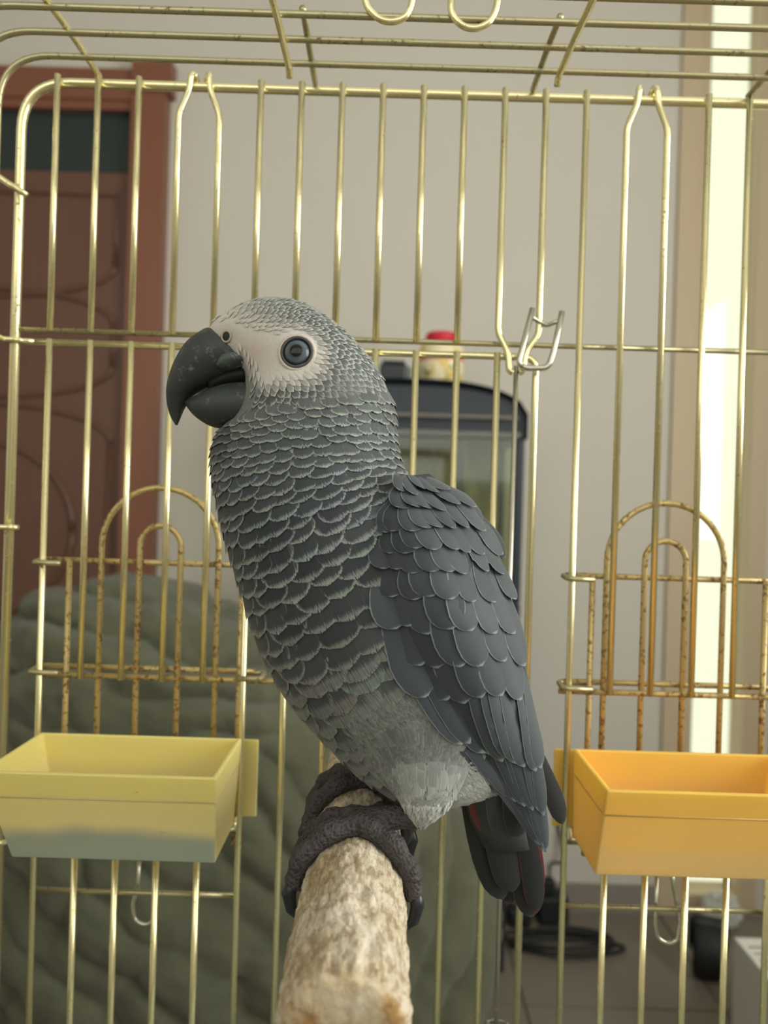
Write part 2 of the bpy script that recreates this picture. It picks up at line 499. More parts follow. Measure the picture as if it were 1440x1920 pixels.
# hood: extruded rounded profile
def hood():
    prof = []
    n = 28
    for i in range(n + 1):
        t = i / n
        x = TX0 - 0.004 + (TX1 + 0.008 - TX0) * t
        e = 1 - abs(2 * t - 1) ** 2.6
        prof.append((x, TZ1 + 0.012 + 0.076 * max(0, e) ** 0.55))
    low = [(TX1 + 0.004, TZ1 - 0.045), (TX0 - 0.004, TZ1 - 0.045)]
    P = prof + low
    N = len(P)
    V, Fc = [], []
    secs = [(TY0 - 0.006, 0.90), (TY0 - 0.010, 0.97), (TY0 - 0.006, 1.0), (TY1 - 0.02, 1.0), (TY1, 0.97)]
    zc = TZ1; xc = (TX0 + TX1) / 2
    secs = [(TY0 + 0.02, 0.86), (TY0 - 0.002, 0.95), (TY0 - 0.010, 1.0), (TY1 - 0.01, 1.0), (TY1, 0.97)]
    for y, s in secs:
        for (x, z) in P:
            V.append((xc + (x - xc) * (0.98 + 0.02 * s), y, (zc + (z - zc) * s) if z > zc else z))
    for i in range(len(secs) - 1):
        for k in range(N):
            k2 = (k + 1) % N
            Fc.append((i * N + k, i * N + k2, (i + 1) * N + k2, (i + 1) * N + k))
    Fc.append(tuple(reversed(range(N)))); Fc.append(tuple((len(secs) - 1) * N + k for k in range(N)))
    h = link('hood', mesh('hood', V, Fc), M['navy'], aq, smooth=False)
    box('trim_strip', TX0 + 0.005, TX1 - 0.02, TY0 - 0.014, TY0 - 0.0085, TZ1 + 0.000, TZ1 + 0.006, plain('hood_trim', (120, 112, 100), 0.4), h)
hood()
# jar with a red lid on the hood
def jar_mat():
    t = NT('jar_label')
    co = t.coord()
    sep = t.n.new('ShaderNodeSeparateXYZ'); t.l(co, sep.inputs[0])
    z = sep.outputs[2]
    n = t.noise(28, 2, co)
    c = t.mix(t.smooth(n, 0.52, 0.58), lin((238, 226, 190)), lin((222, 196, 110)))
    c = t.mix(t.math('MULTIPLY', t.smooth(t.noise(45, 2, co), 0.62, 0.66), t.math('LESS_THAN', z, 0.055)), c, lin((110, 130, 70)))
    band = t.math('MULTIPLY', t.math('GREATER_THAN', z, 0.062), t.math('LESS_THAN', z, 0.071))
    c = t.mix(band, c, lin((206, 84, 96)))
    return t.set(c, 0.4)
jb = W(826, 708, 1.99); jb.z = 1.4129
jar = empty('jar', jb, 'cream jar with a red lid standing on the aquarium hood', 'jar')
o = lathe('body', [(0.048, 0), (0.055, 0.004), (0.057, 0.05), (0.057, 0.090), (0.050, 0.104), (0.036, 0.110)], jar_mat(), None, 32)
o.parent = jar
o = lathe('lid', [(0.040, 0.1095), (0.040, 0.128), (0.037, 0.134), (0.010, 0.135)], plain('red_lid', (206, 40, 66), 0.4), None, 32)
o.parent = jar
fb = W(742, 700, 2.0)
fbx = empty('filter_box', (fb.x, 2.0, 1.40), 'small black filter box beside the jar on the aquarium hood', 'filter')
box('body', fb.x - 0.04, fb.x + 0.028, 1.97, 2.05, 1.4095, 1.468, M['black'], fbx, 0.006)
box('cap', fb.x - 0.034, fb.x + 0.022, 1.972, 2.048, 1.468, 1.475, M['black'], fbx, 0.002)
box('clip', fb.x + 0.0285, fb.x + 0.040, 1.985, 2.03, 1.4108, 1.462, plain('grey_green_clip', (128, 140, 122), 0.5), fbx, 0.002)

# ------------------------------------------------------------------ things on the floor at the right
def floor_pt(px, py, z=0.0):
    dx, dy = px - 720.0, py - 960.0
    v = -dx * sr + dy * cr
    d = (ZC - z) * F / v
    p = W(px, py, d); return p
p = floor_pt(1046, 1738)
ad = empty('power_adapter', (p.x, p.y, 0), 'black power adapter standing on the floor by the coiled cable', 'adapter')
box('body', p.x - 0.05, p.x + 0.03, p.y, p.y + 0.07, 0.0, 0.075, M['rubber'], ad, 0.008)
box('plug', p.x - 0.045, p.x - 0.005, p.y + 0.02, p.y + 0.05, 0.075, 0.115, M['rubber'], ad, 0.006)
q0 = Vector((p.x - 0.02, p.y + 0.035, 0.11))
tube('lead', fillet([q0, q0 + Vector((0.0, 0, 0.05)), q0 + Vector((0.05, 0.03, 0.03)), q0 + Vector((0.02, 0.09, 0.22)), q0 + Vector((-0.12, 0.10, 0.36))], 0.05, 6), 0.004, M['rubber'], ad)
p2 = floor_pt(958, 1730)
pst = empty('power_strip', (p2.x, p2.y, 0), 'black power strip lying in the shadow beneath the aquarium', 'power strip')
b_ = box('body', p2.x - 0.01, p2.x + 0.05, p2.y - 0.03, p2.y + 0.03, 0, 0.045, M['rubber'], pst, 0.008)
for i in range(1):
    lathe('socket', [(0.018, 0.0452), (0.018, 0.0475), (0.014, 0.0476)], M['black'], pst, 16, (p2.x + 0.020, p2.y, 0))
# coiled cable
cc = floor_pt(1058, 1780)
pts = []
for i in range(150):
    t = i / 149
    a = t * 2 * math.pi * 4.4
    rx = 0.125 + 0.02 * math.sin(a * 0.37); ry = 0.045 + 0.012 * math.sin(a * 0.51 + 1)
    pts.append(Vector((cc.x + 0.0 + rx * math.cos(a) + 0.012 * math.sin(a * .23), cc.y + ry * math.sin(a) + 0.01 * math.cos(a * .31), 0.005 + 0.026 * t)))
tag(tube('cable_coil', pts, 0.0048, M['rubber'], None, 6), 'coil of thin black cable lying on the tiled floor', 'cable')
cx_ = floor_pt(1326, 1828)
wc = empty('caster_wheel', (cx_.x, cx_.y, 0), 'thick black wheel standing on the floor near the bright glazed door', 'wheel')
def wheel(c, R, w):
    prof = [(0.012, -w), (R * 0.62, -w), (R * 0.66, -w * 0.8), (R * 0.92, -w), (R, -w * 0.7), (R, w * 0.7), (R * 0.92, w), (R * 0.66, w * 0.8), (R * 0.62, w), (0.012, w)]
    V, Fc = [], []
    n = 32
    ax = Vector((0.93, -0.36, 0)).normalized(); e1 = Vector((0, 0, 1)); e2 = ax.cross(e1)
    for r, z in prof:
        for k in range(n):
            a = 2 * math.pi * k / n
            V.append(Vector(c) + ax * z + (e1 * math.cos(a) + e2 * math.sin(a)) * r)
    for i in range(len(prof) - 1):
        for k in range(n):
            k2 = (k + 1) % n
            Fc.append((i * n + k, i * n + k2, (i + 1) * n + k2, (i + 1) * n + k))
    Fc.append(tuple(reversed(range(n)))); Fc.append(tuple((len(prof) - 1) * n + k for k in range(n)))
    return V, Fc
c0 = Vector((cx_.x, cx_.y, 0.062))
link('tyre', mesh('tyre', *wheel(c0, 0.062, 0.034)), M['rubber'], wc)
ax = Vector((0.93, -0.36, 0)).normalized()
tube('axle', [c0 - ax * 0.045, c0 + ax * 0.045], 0.009, M['steel'], wc, 12)
tube('fork', fillet([c0 + ax * 0.04, c0 + ax * 0.04 + Vector((0, 0, 0.075)), c0 - ax * 0.04 + Vector((0, 0, 0.075)), c0 - ax * 0.04], 0.02), 0.006, M['black'], wc, 8)
# crumpled clear bag below the glazed door
def bag():
    bm = bmesh.new()
    bmesh.ops.create_icosphere(bm, subdivisions=4, radius=1.0)
    c = floor_pt(1330, 1712)
    r2 = random.Random(3)
    ph = [(Vector((r2.gauss(0, 1), r2.gauss(0, 1), r2.gauss(0, 1))).normalized(), r2.uniform(6, 16), r2.uniform(0, 6)) for _ in range(10)]
    for v in bm.verts:
        n = v.co.normalized()
        d = 1 + sum(0.05 * (1 - 2 * abs(math.sin(n.dot(a) * f + p))) for a, f, p in ph)
        v.co = Vector((c.x + n.x * 0.055 * d, c.y - 0.07 + n.y * 0.05 * d, max(0.001, 0.045 + n.z * 0.05 * d)))
    me = bpy.data.meshes.new('plastic_bag'); bm.to_mesh(me); bm.free()
    t = NT('clear_film')
    t.b.inputs['Alpha'].default_value = 0.55
    t.set(lin((228, 232, 226)), 0.2, 0, 0.7)
    tag(link('plastic_bag', me, t.m, None, smooth=False), 'crumpled clear plastic bag on the floor below the bright glazed door', 'bag')
bag()
# white heater with a slatted top
hx0, hx1, hy0, hy1, hz = 0.745, 1.25, 1.28, 1.64, 0.25
ht = empty('convector_heater', (1.0, 1.46, 0), 'white floor heater with a slatted top grille', 'heater')
boxes('body', [(hx0, hx1, hy1 - 0.012, hy1, 0.02, hz), (hx0, hx1, hy0, hy0 + 0.012, 0.02, hz), (hx0, hx0 + 0.012, hy0 + 0.012, hy1 - 0.012, 0.02, hz),
               (hx1 - 0.012, hx1, hy0 + 0.012, hy1 - 0.012, 0.02, hz), (hx0 + 0.012, hx1 - 0.012, hy0 + 0.012, hy1 - 0.012, 0.02, hz - 0.05)], M['white'], ht)
box('slat_gap_shade', hx0 + 0.0122, hx1 - 0.0122, hy0 + 0.0122, hy1 - 0.0122, hz - 0.0495, hz - 0.03, M['black'], ht)  # black sheet that puts the shade between the slats into colour
nsl = 14
for i in range(nsl):
    y = hy0 + 0.02 + (hy1 - hy0 - 0.04) * i / (nsl - 1)
    box('slat', hx0 + 0.0125, hx1 - 0.0125, y - 0.0072, y + 0.0072, hz - 0.003, hz, M['white'], ht, 0.0008, 1)
for (x, y) in ((hx0 + 0.04, hy0 + 0.04), (hx1 - 0.04, hy0 + 0.04), (hx0 + 0.04, hy1 - 0.04), (hx1 - 0.04, hy1 - 0.04)):
    lathe('foot', [(0.018, 0), (0.018, 0.02)], M['rubber'], ht, 12, (x, y, 0))

# ------------------------------------------------------------------ the cage
D = 0.487
KP = D / F
ZB = ZC - 0.42                     # cage floor
def pn(u, v, dy=0.0):
    return Vector((u * KP, D + dy, ZC - v * KP))
RW = 0.00200
VB = (ZC - ZB) / KP - 4
def U(k): return 51 + 76.4 * k
VT = -793.0; V1 = -324.0; V2 = -301.0
UL, UR = -708.0, 826.0
cage = empty('bird_cage', (0.0185, 0.34, ZB - 0.04), 'brass-coloured wire bird cage with arched feeder openings and a wire roof', 'cage')
def bar(name, pts, r=RW, mat='gold', parent=cage, n=8):
    return tube(name, pts, r, M[mat], parent, n)
# frame of the back panel: posts and top rail with round corners
frame = bar('back_frame', fillet([pn(UL, VB, .0045), pn(UL, VT, .0045), pn(UR, VT, .0045), pn(UR, VB, .0045)], 0.030, 10), 0.0029, 'gold', cage, 12)
bar('cross_wire', [pn(UL + 4, V1, .0045), pn(UR, V1, .0045)], 0.0017, 'gold_dull_shaded', frame)
for k in range(-9, 11):
    u = U(k)
    top, end = VT - 8, V1 + 3
    if k in (-6, -5, 5, 6):
        s = 1 if k in (-6, 5) else -1
        ui = u + s * 22
        hook = [pn(ui + s * 9, VT - 3, .006), pn(ui + s * 2, VT - 22, .002)]
        pts = hook + [pn(ui - s * 1, VT - 14, 0), pn(ui - s * 3, VT + 12, 0), pn(u, VT + 58, 0)]
        end2 = end if k < 4 else VB
        if k in (5, 6): end2 = 330
        bar('bent_bar', fillet(pts + [pn(u, end2, 0)], 0.004, 4), RW, 'gold', frame)
    elif k in (2, 3):
        s = 1 if k == 2 else -1
        ui = 239 - s * 16
        bar('bent_bar', fillet([pn(u, top), pn(u, V1 - 18), pn(ui, V1 + 18, -.001), pn(ui + s * 3, V1 + 52, -.001), pn(ui + s * 10, V1 + 56, -.001)], 0.004, 4), RW, 'gold', frame)
    elif k < 4:
        bar('bar', [pn(u, top), pn(u, end)], RW, 'gold', frame)
    elif k == 4 or k >= 10:
        bar('bar', [pn(u, top), pn(u, VB)], RW, 'gold', frame)
    else:
        bar('bar', [pn(u, top), pn(u, 330)], RW, 'gold', frame)
# big door of the back panel
ud = 279
door = bar('door_frame', fillet([pn(UL - 8, V2, .0045), pn(ud, V2, .0045), pn(ud, VB, .0045)], 0.008, 6), 0.00215, 'gold', cage, 10)
bar('hinge_loop', fillet([pn(UL + 40, V2, .002), pn(UL - 10, V2, -.0005), pn(UL - 12, V2, .008), pn(UL + 8, V2, .009)], 0.002, 3), 0.0017, 'gold', door)
for k in range(-9, 3):
    u = U(k)
    if k in (-9, -4, -3, -2, -1, 0, 1, 2):
        bar('bar', [pn(u, V2 - 4), pn(u, VB)], RW, 'gold', door)
    else:
        bar('bar', [pn(u, V2 - 4), pn(u, 330)], RW, 'gold', door)
bar('cross_wire', [pn(-645, 326, .0042), pn(ud, 326, .0042)], 0.0018, 'gold_rust', door)
# steel locking rod with its ring, and the door catch
rod = bar('locking_rod', [pn(240, V1 + 42, .001), pn(240, 1130, .001)], 0.0015, 'steel', cage)
link('rod_ring', mesh('rod_ring', *torus_data(pn(240, 950, -.002), (0, 0.3, 1), 0.0062, 0.0013, 24, 8)), M['steel'], rod)
cdp = D - 0.0062
catch = bar('door_catch', fillet([W(999, 578, cdp), W(972, 682, cdp), W(985, 690, cdp), W(1028, 690, cdp), W(1038, 660, cdp), W(1054, 584, cdp)], 0.004, 4), 0.0018, 'steel', cage)
bar('catch_bridge', fillet([W(996, 594, cdp), W(1006, 600, cdp + .003), W(1024, 611, cdp + .007), W(1046, 602, cdp)], 0.003, 4), 0.0014, 'steel', catch)
# feeder openings with arched guards
def feeder(uc, ul, ur, side, par):
    ro, ri = 111, 39
    vc = 78
    def arch(r, vend):
        return [pn(uc - r, vend, .006)] + [pn(uc - r * math.cos(math.pi * i / 24), vc - r * math.sin(math.pi * i / 24), .006) for i in range(25)] + [pn(uc + r, vend, .006)]
    g = bar('feeder_guard', arch(ro, 640), 0.0019, 'gold_rust', cage)
    bar('inner_arch', arch(ri, 640), 0.0019, 'gold_rust', g)
    for u in (ul + 43, ur - 10):
        bar('side_wire', [pn(u, 108, .006), pn(u, 640, .006)], 0.0019, 'gold_rust', g)
    bar('upper_wire', [pn(ul - 6, 110, .0092), pn(ur + 4, 110, .0092)], 0.0018, 'gold_rust', g)
    bar('lower_wire', [pn(ul - 4, 313, .0098), pn(ur + 16, 313, .0098)], 0.0018, 'gold_rust', g)
    # wire loops sliding on the neighbouring bars
    for (u0, v0, w) in ((ul - 2, 110, 50), (ul - 4, 314, 54), (ur + 14, 314, 44)):
        a = u0 - 10 if u0 < uc else u0 + 22
        b = a + w if u0 < uc else a - w
        bar('slide_loop', fillet([pn(b, v0 + 2, .0098), pn(a, v0, .0098), pn(a, v0 + 3, -.0045), pn(b, v0 + 4, -.0045)], 0.0035, 5), 0.0017, 'gold_dull_shaded', g)
    # lower bars and their cross wire
    lb = bar('lower_cross_wire', [pn(ul, 733, .0038), pn(ur, 733, .0038)], 0.0018, 'gold_dull_shaded', cage)
    bar('sill_wire', [pn(ul, 612, .0038), pn(ur, 612, .0038)], 0.0018, 'gold_dull_shaded', lb)
    n = 4
    for i in range(1, 5):
        u = ul + (ur - ul) * i / 5
        bar('lower_bar', [pn(u, 606), pn(u, VB)], RW, 'gold', lb)
    return g
gl_ = feeder(-422, U(-9), U(-4), 0, door)
gr_ = feeder(537, U(4), U(9), 1, frame)
bar('bar', [pn(U(9), 330), pn(U(9), VB)], RW, 'gold', frame)
bar('cross_wire', [pn(U(4) - 16, 328, .0042), pn(UR, 328, .0042)], 0.0018, 'gold_rust', frame)
# small hanging wire hooks under the cups
for pts, nm in (([(262, 1600), (258, 1670), (248, 1695), (252, 1725), (270, 1735), (288, 1728), (290, 1690), (292, 1600)], 'hook'),
                ([(1232, 1630), (1228, 1730), (1232, 1758), (1252, 1770), (1270, 1764), (1275, 1728), (1264, 1665), (1258, 1630)], 'hook')):
    bar('cup_hook', fillet([W(x, y, D + 0.010) for x, y in pts], 0.003, 3), 0.0014, 'steel', cage)
# roof hoops
XLc, XRc = UL * KP, UR * KP
ZTOP = ZC - VT * KP
NH = 12
hoops = []
for i in range(1, NH + 1):
    y = D - 0.0248 * i
    sag = -min(0.0075, 0.0006 * max(0, i - 1) ** 1.9) if i > 1 else 0
    z = ZTOP + sag
    mt = 'gold_dull_shaded' if i < 5 else 'gold'  # visible hoops take the darker brass, painting in their shaded underside
    hoops.append(bar('roof_hoop', fillet([(XLc, y, ZB), (XLc, y, z), (XRc, y, z), (XRc, y, ZB)], 0.030, 10), 0.0019, mt, cage, 8))
YF = D - 0.0248 * NH
for (u, y1, mt) in ((-560, YF, 'gold'), (-154, D - 0.078, 'gold_dull_shaded'), (256, D - 0.078, 'gold_dull_shaded'), (661, YF, 'gold_dull_shaded')):
    pts = [(u * KP, D + 0.002, ZTOP + 0.0032)]
    for i in range(1, 13):
        y = D - 0.0248 * i
        if y < y1 - 1e-4: break
        sag = -min(0.0075, 0.0006 * max(0, i - 1) ** 1.9) if i > 1 else 0
        pts.append((u * KP, y, ZTOP + sag + 0.0032))
    bar('roof_wire', pts, 0.0018, mt, cage)
for x in (-0.0622, 0.0925):
    pts = [(x, D - 0.0248 - 0.004, ZTOP - 0.010), (x, D - 0.0248 - 0.004, ZTOP - 0.002), (x, D - 0.07, ZTOP - 0.0048), (x, D - 0.12, ZTOP - 0.011), (x, YF, ZTOP - 0.012)]
    pts = [(x, D - 0.0245, ZTOP - 0.0085), (x, D - 0.028, ZTOP - 0.0045), (x, D - 0.07, ZTOP - 0.0062), (x, D - 0.12, ZTOP - 0.011), (x, YF, ZTOP - 0.012)]
    bar('roof_door_wire', fillet(pts, 0.004, 3), 0.0019, 'gold', cage)
for pts in ([(682, -60), (686, 12), (712, 38), (736, 42), (760, 34), (772, 12), (778, -60)], [(846, -60), (846, 28), (866, 50), (892, 55), (916, 45), (930, 22), (942, -60)]):
    bar('roof_loop', fillet([W(x, y, 0.4095) for x, y in pts], 0.004, 4), 0.0018, 'gold', cage)
# hooks and tie wires at the left post, running on along the side wall
bar('side_hook', fillet([W(50, 366, D - .006), W(6, 338, D - .006), W(-34, 308, D - .008), W(-60, 300, D - .03), W(-80, 290, D - .12)], 0.004, 3), 0.0019, 'gold', cage)
for v in (V2, 50, 640):
    z = ZC - v * KP
    bar('side_wire', fillet([(XLc + 0.007, D + 0.0015, z), (XLc + 0.004, D - 0.002, z), (XLc - 0.0042, D - 0.002, z), (XLc - 0.0042, YF - 0.004, z)], 0.0025, 4), 0.0018, 'gold', cage)
    bar('side_wire', [(XRc + 0.0042, D, z), (XRc + 0.0042, YF - 0.004, z)], 0.0018, 'gold', cage)
# plastic tray the wires stand in, and the small table under it
boxes('tray', [(XLc - 0.012, XRc + 0.012, YF - 0.015, D + 0.016, ZB - 0.04, ZB - 0.034), (XLc - 0.012, XLc - 0.008, YF - 0.015, D + 0.016, ZB - 0.034, ZB + 0.02),
               (XRc + 0.008, XRc + 0.012, YF - 0.015, D + 0.016, ZB - 0.034, ZB + 0.02), (XLc - 0.008, XRc + 0.008, YF - 0.015, YF - 0.011, ZB - 0.034, ZB + 0.02),
               (XLc - 0.008, XRc + 0.008, D + 0.012, D + 0.016, ZB - 0.034, ZB + 0.02), (XLc - 0.008, XRc + 0.008, YF - 0.011, D + 0.012, ZB - 0.034, ZB - 0.0005)],
      plain('tray_plastic', (120, 130, 120), 0.5), cage)
tb = empty('side_table', (0.0185, 0.34, 0), 'small wooden table that carries the bird cage', 'table')
zt = ZB - 0.04
M['table'] = wood_mat('table_wood', (120, 92, 66), (146, 112, 82))
box('table_top', XLc - 0.02, XRc + 0.02, YF - 0.02, D + 0.02, zt - 0.025, zt, M['table'], tb, 0.003)
for x in (XLc, XRc - 0.03):
    for y in (YF, D - 0.03):
        box('leg', x, x + 0.03, y, y + 0.03, 0, zt - 0.025, M['table'], tb, 0.002)

# ------------------------------------------------------------------ feeding cups
def cup_mat(name, rim, mid, low, wavy, z0, z1, dirt):
    t = NT(name)
    co = t.coord()
    sep = t.n.new('ShaderNodeSeparateXYZ'); t.l(co, sep.inputs[0])
    h = t.math('DIVIDE', t.math('SUBTRACT', sep.outputs[2], z0), z1 - z0)
    n = t.noise(15, 2, co)
    hh = t.math('ADD', h, t.math('MULTIPLY', t.math('SUBTRACT', n, 0.5), wavy))
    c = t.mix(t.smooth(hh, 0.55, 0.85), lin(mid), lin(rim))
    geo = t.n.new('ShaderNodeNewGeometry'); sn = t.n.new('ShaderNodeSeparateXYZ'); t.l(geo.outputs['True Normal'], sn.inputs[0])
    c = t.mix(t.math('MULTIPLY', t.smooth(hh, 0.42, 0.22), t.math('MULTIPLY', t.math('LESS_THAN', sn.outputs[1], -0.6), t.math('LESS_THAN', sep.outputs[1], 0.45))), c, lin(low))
    d = t.smooth(t.noise(60, 4, co, 0.6), 0.68, 0.78)
    c = t.mix(t.math('MULTIPLY', d, 0.5), c, lin(dirt))
    t.b.inputs['Subsurface Weight'].default_value = 0.5
    t.b.inputs['Subsurface Radius'].default_value = (0.012, 0.010, 0.005)
    t.b.inputs['Subsurface Scale'].default_value = 1.0
    return t.set(c, 0.42, 0, 0.4)
def cup(X0, X1, mat, label, flange):
    YB, YFt, YFb = D - 0.0045, 0.409, 0.430
    zt_, zb_ = ZC - 0.139, ZC - 0.1915
    th = 0.0026; i1 = 0.0035; i2 = 0.0085
    il, ir = (i2, i1) if flange > 0 else (i1 * 0.3, i2)
    P0 = [(X0, YB, zt_), (X1, YB, zt_), (X1, YFt, zt_), (X0, YFt, zt_)]
    PB = [(X0 + il, YB, zb_), (X1 - ir, YB, zb_), (X1 - ir, YFb, zb_), (X0 + il, YFb, zb_)]
    Q0 = [(X0 + th, YB - th, zt_), (X1 - th, YB - th, zt_), (X1 - th, YFt + th * 1.4, zt_), (X0 + th, YFt + th * 1.4, zt_)]
    QB = [(X0 + il + th, YB - th, zb_ + th), (X1 - ir - th, YB - th, zb_ + th), (X1 - ir - th, YFb + th, zb_ + th), (X0 + il + th, YFb + th, zb_ + th)]
    V = P0 + PB + Q0 + QB
    Fc = []
    for k in range(4):
        k2 = (k + 1) % 4
        Fc.append((k, k2, 4 + k2, 4 + k))
        Fc.append((8 + k2, 8 + k, 12 + k, 12 + k2))
        Fc.append((k2, k, 8 + k, 8 + k2))
    Fc += [(4, 5, 6, 7), (15, 14, 13, 12)]
    bm = bmesh.new(); me = mesh('cup_body', V, Fc); bm.from_mesh(me)
    bmesh.ops.recalc_face_normals(bm, faces=bm.faces[:])
    bmesh.ops.bevel(bm, geom=bm.edges[:], offset=0.0008, segments=2, affect='EDGES', profile=0.5)
    bm.to_mesh(me); bm.free()
    root = empty('feeding_cup', ((X0 + X1) / 2, 0.45, zb_), label, 'cup', 'plastic feeding cups on the cage')
    b = link('cup_body', me, mat, root, smooth=False)
    box('back_plate', X0 - 0.0075, X1 + 0.0075, D + 0.0128, D + 0.0150, zt_ - 0.054, zt_ - 0.0058, mat, root, 0.0008)
    box('neck', X0 + 0.008, X1 - 0.008, YB - 0.0006, D + 0.0131, zt_ - 0.045, zt_ - 0.038, mat, root)
    # moulded rim band round the front
    v = []
    for (x, y, z, s) in ((X0, YFt, zt_, 0), (X1, YFt, zt_, 0)):
        pass
    zr = ZC - 0.1535
    f = 0.0145 / (zt_ - zb_)
    yb_ = YFt + (YFb - YFt) * f
    tube('rim_line', [(X0 + il * f - .0001, YB - 0.004, zr), (X0 + il * f - .0001, yb_ - .0001, zr), (X1 - ir * f + .0001, yb_ - .0001, zr), (X1 - ir * f + .0001, YB - 0.004, zr)], 0.0005, mat, root, 6)
    # wire bracket carrying the cup
    sx = X1 - ir - 0.001 if flange > 0 else X0 + il + 0.001
    s = -1 if flange > 0 else 1
    zz = zb_ - 0.0016
    tube('bracket', fillet([(sx + s * -0.002, D - 0.003, zt_ - 0.048), (sx + s * -0.002, D - 0.006, zt_ - 0.051), (sx + s * -0.002, D - 0.006, zz), (sx + s * 0.012, D - 0.010, zz), (sx + s * 0.030, D - 0.012, zz)], 0.004, 4), 0.0014, M['gold'], root)
    return root
zt0, zb0 = ZC - 0.139, ZC - 0.1915
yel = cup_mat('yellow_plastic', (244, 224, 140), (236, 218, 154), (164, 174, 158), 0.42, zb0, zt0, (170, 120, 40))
org = cup_mat('orange_plastic', (250, 194, 94), (244, 196, 112), (234, 196, 128), 0.10, zb0, zt0, (190, 110, 30))
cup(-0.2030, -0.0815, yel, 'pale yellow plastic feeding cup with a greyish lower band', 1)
cup(0.1185, 0.2400, org, 'orange plastic feeding cup hung on the cage bars', -1)

# ------------------------------------------------------------------ perch
PR, PX, PZ = 0.0200, -0.0075, ZC - 0.150
def perch_mat():
    t = NT('mineral_perch')
    co = t.coord()
    st_ = t.mapping(co, (1.0, 0.28, 1.0))
    n1 = t.noise(420, 6, st_, 0.75, 0.25)
    n2 = t.noise(38, 4, co, 0.6, 0.5)
    n3 = t.noise(520, 3, co, 0.6)
    c = t.ramp(n2, [(0.30, lin((214, 196, 160))), (0.5, lin((232, 220, 196))), (0.75, lin((240, 232, 216)))])
    br = t.smooth(t.math('ADD', n1, t.math('MULTIPLY', n2, -0.25)), 0.32, 0.47)
    c = t.mix(t.math('MULTIPLY', br, 0.62), c, lin((154, 122, 80)))
    dk = t.smooth(t.noise(600, 5, st_, 0.7, 0.2), 0.56, 0.70)
    c = t.mix(t.math('MULTIPLY', dk, 0.6), c, lin((112, 78, 48)))
    pk = t.smooth(t.noise(52, 2, co), 0.70, 0.78)
    c = t.mix(t.math('MULTIPLY', pk, 0.5), c, lin((190, 110, 110)))
    sep = t.n.new('ShaderNodeSeparateXYZ'); t.l(co, sep.inputs[0])
    yy = t.math('ADD', sep.outputs[1], t.math('MULTIPLY', t.math('SUBTRACT', n2, 0.5), 0.006))
    end = t.smooth(yy, 0.2285, 0.2265)
    core = t.ramp(t.noise(70, 4, co, 0.6), [(0.35, lin((178, 140, 92))), (0.48, lin((218, 198, 162))), (0.65, lin((234, 222, 198)))])
    c = t.mix(end, c, core)
    t.bump(t.math('ADD', t.math('MULTIPLY', n1, -1.0), t.math('MULTIPLY', n3, 0.3)), 1.0, 0.0022)
    return t.set(c, 0.85, 0, 0.2)
M['perch'] = perch_mat()
from mathutils import noise as mn
def build_perch():
    y0, y1 = 0.2256, D + 0.0005
    ny, na = 240, 150
    V, Fc = [], []
    for i in range(ny):
        t = i / (ny - 1)
        y = y0 + (y1 - y0) * t
        for k in range(na):
            a = 2 * math.pi * k / na
            p = Vector((math.cos(a) * 6, y * 60, math.sin(a) * 6))
            d = 0.0011 * mn.fractal(p * 0.55, 1.0, 2.0, 4) + 0.0008 * mn.fractal(Vector((math.cos(a) * 9, y * 130, math.sin(a) * 9)), 0.9, 2.0, 4)
            r = PR + d
            if t < 0.03: r -= 0.0022 * (1 - t / 0.03) ** 2
            yy = y + (0.0018 * mn.noise(Vector((math.cos(a) * 2.2, 3.1, math.sin(a) * 2.2))) if t < 0.06 else 0)
            V.append((PX + r * math.cos(a), yy, PZ + r * math.sin(a)))
    for i in range(ny - 1):
        for k in range(na):
            k2 = (k + 1) % na
            Fc.append((i * na + k, i * na + k2, (i + 1) * na + k2, (i + 1) * na + k))
    # near end face, slightly uneven
    prev = list(range(na))
    for s in (0.85, 0.6, 0.3):
        cur = []
        for k in range(na):
            a = 2 * math.pi * k / na
            r = (PR - 0.002) * s
            cur.append(len(V))
            V.append((PX + r * math.cos(a), y0 - 0.0006 + 0.001 * mn.noise(Vector((math.cos(a) * s * 5, 1.7, math.sin(a) * s * 5))), PZ + r * math.sin(a)))
        for k in range(na):
            k2 = (k + 1) % na
            Fc.append((prev[k2], prev[k], cur[k], cur[k2]))
        prev = cur
    Fc.append(tuple(reversed(prev)))
    Fc.append(tuple((ny - 1) * na + k for k in range(na)))
    root = empty('perch', (PX, D, PZ - PR), 'rough cream and brown mineral perch under the parrot', 'perch')
    link('perch_rod', mesh('perch_rod', V, Fc), M['perch'], root)
    V, Fc = tube_data([(PX, D + 0.0135, PZ), (PX, D + 0.0155, PZ)], 0.016, 24)
    link('washer', mesh('washer', V, Fc), M['steel'], root)
    tube('bolt', [(PX, D, PZ), (PX, D + 0.030, PZ)], 0.003, M['steel'], root, 10)
build_perch()
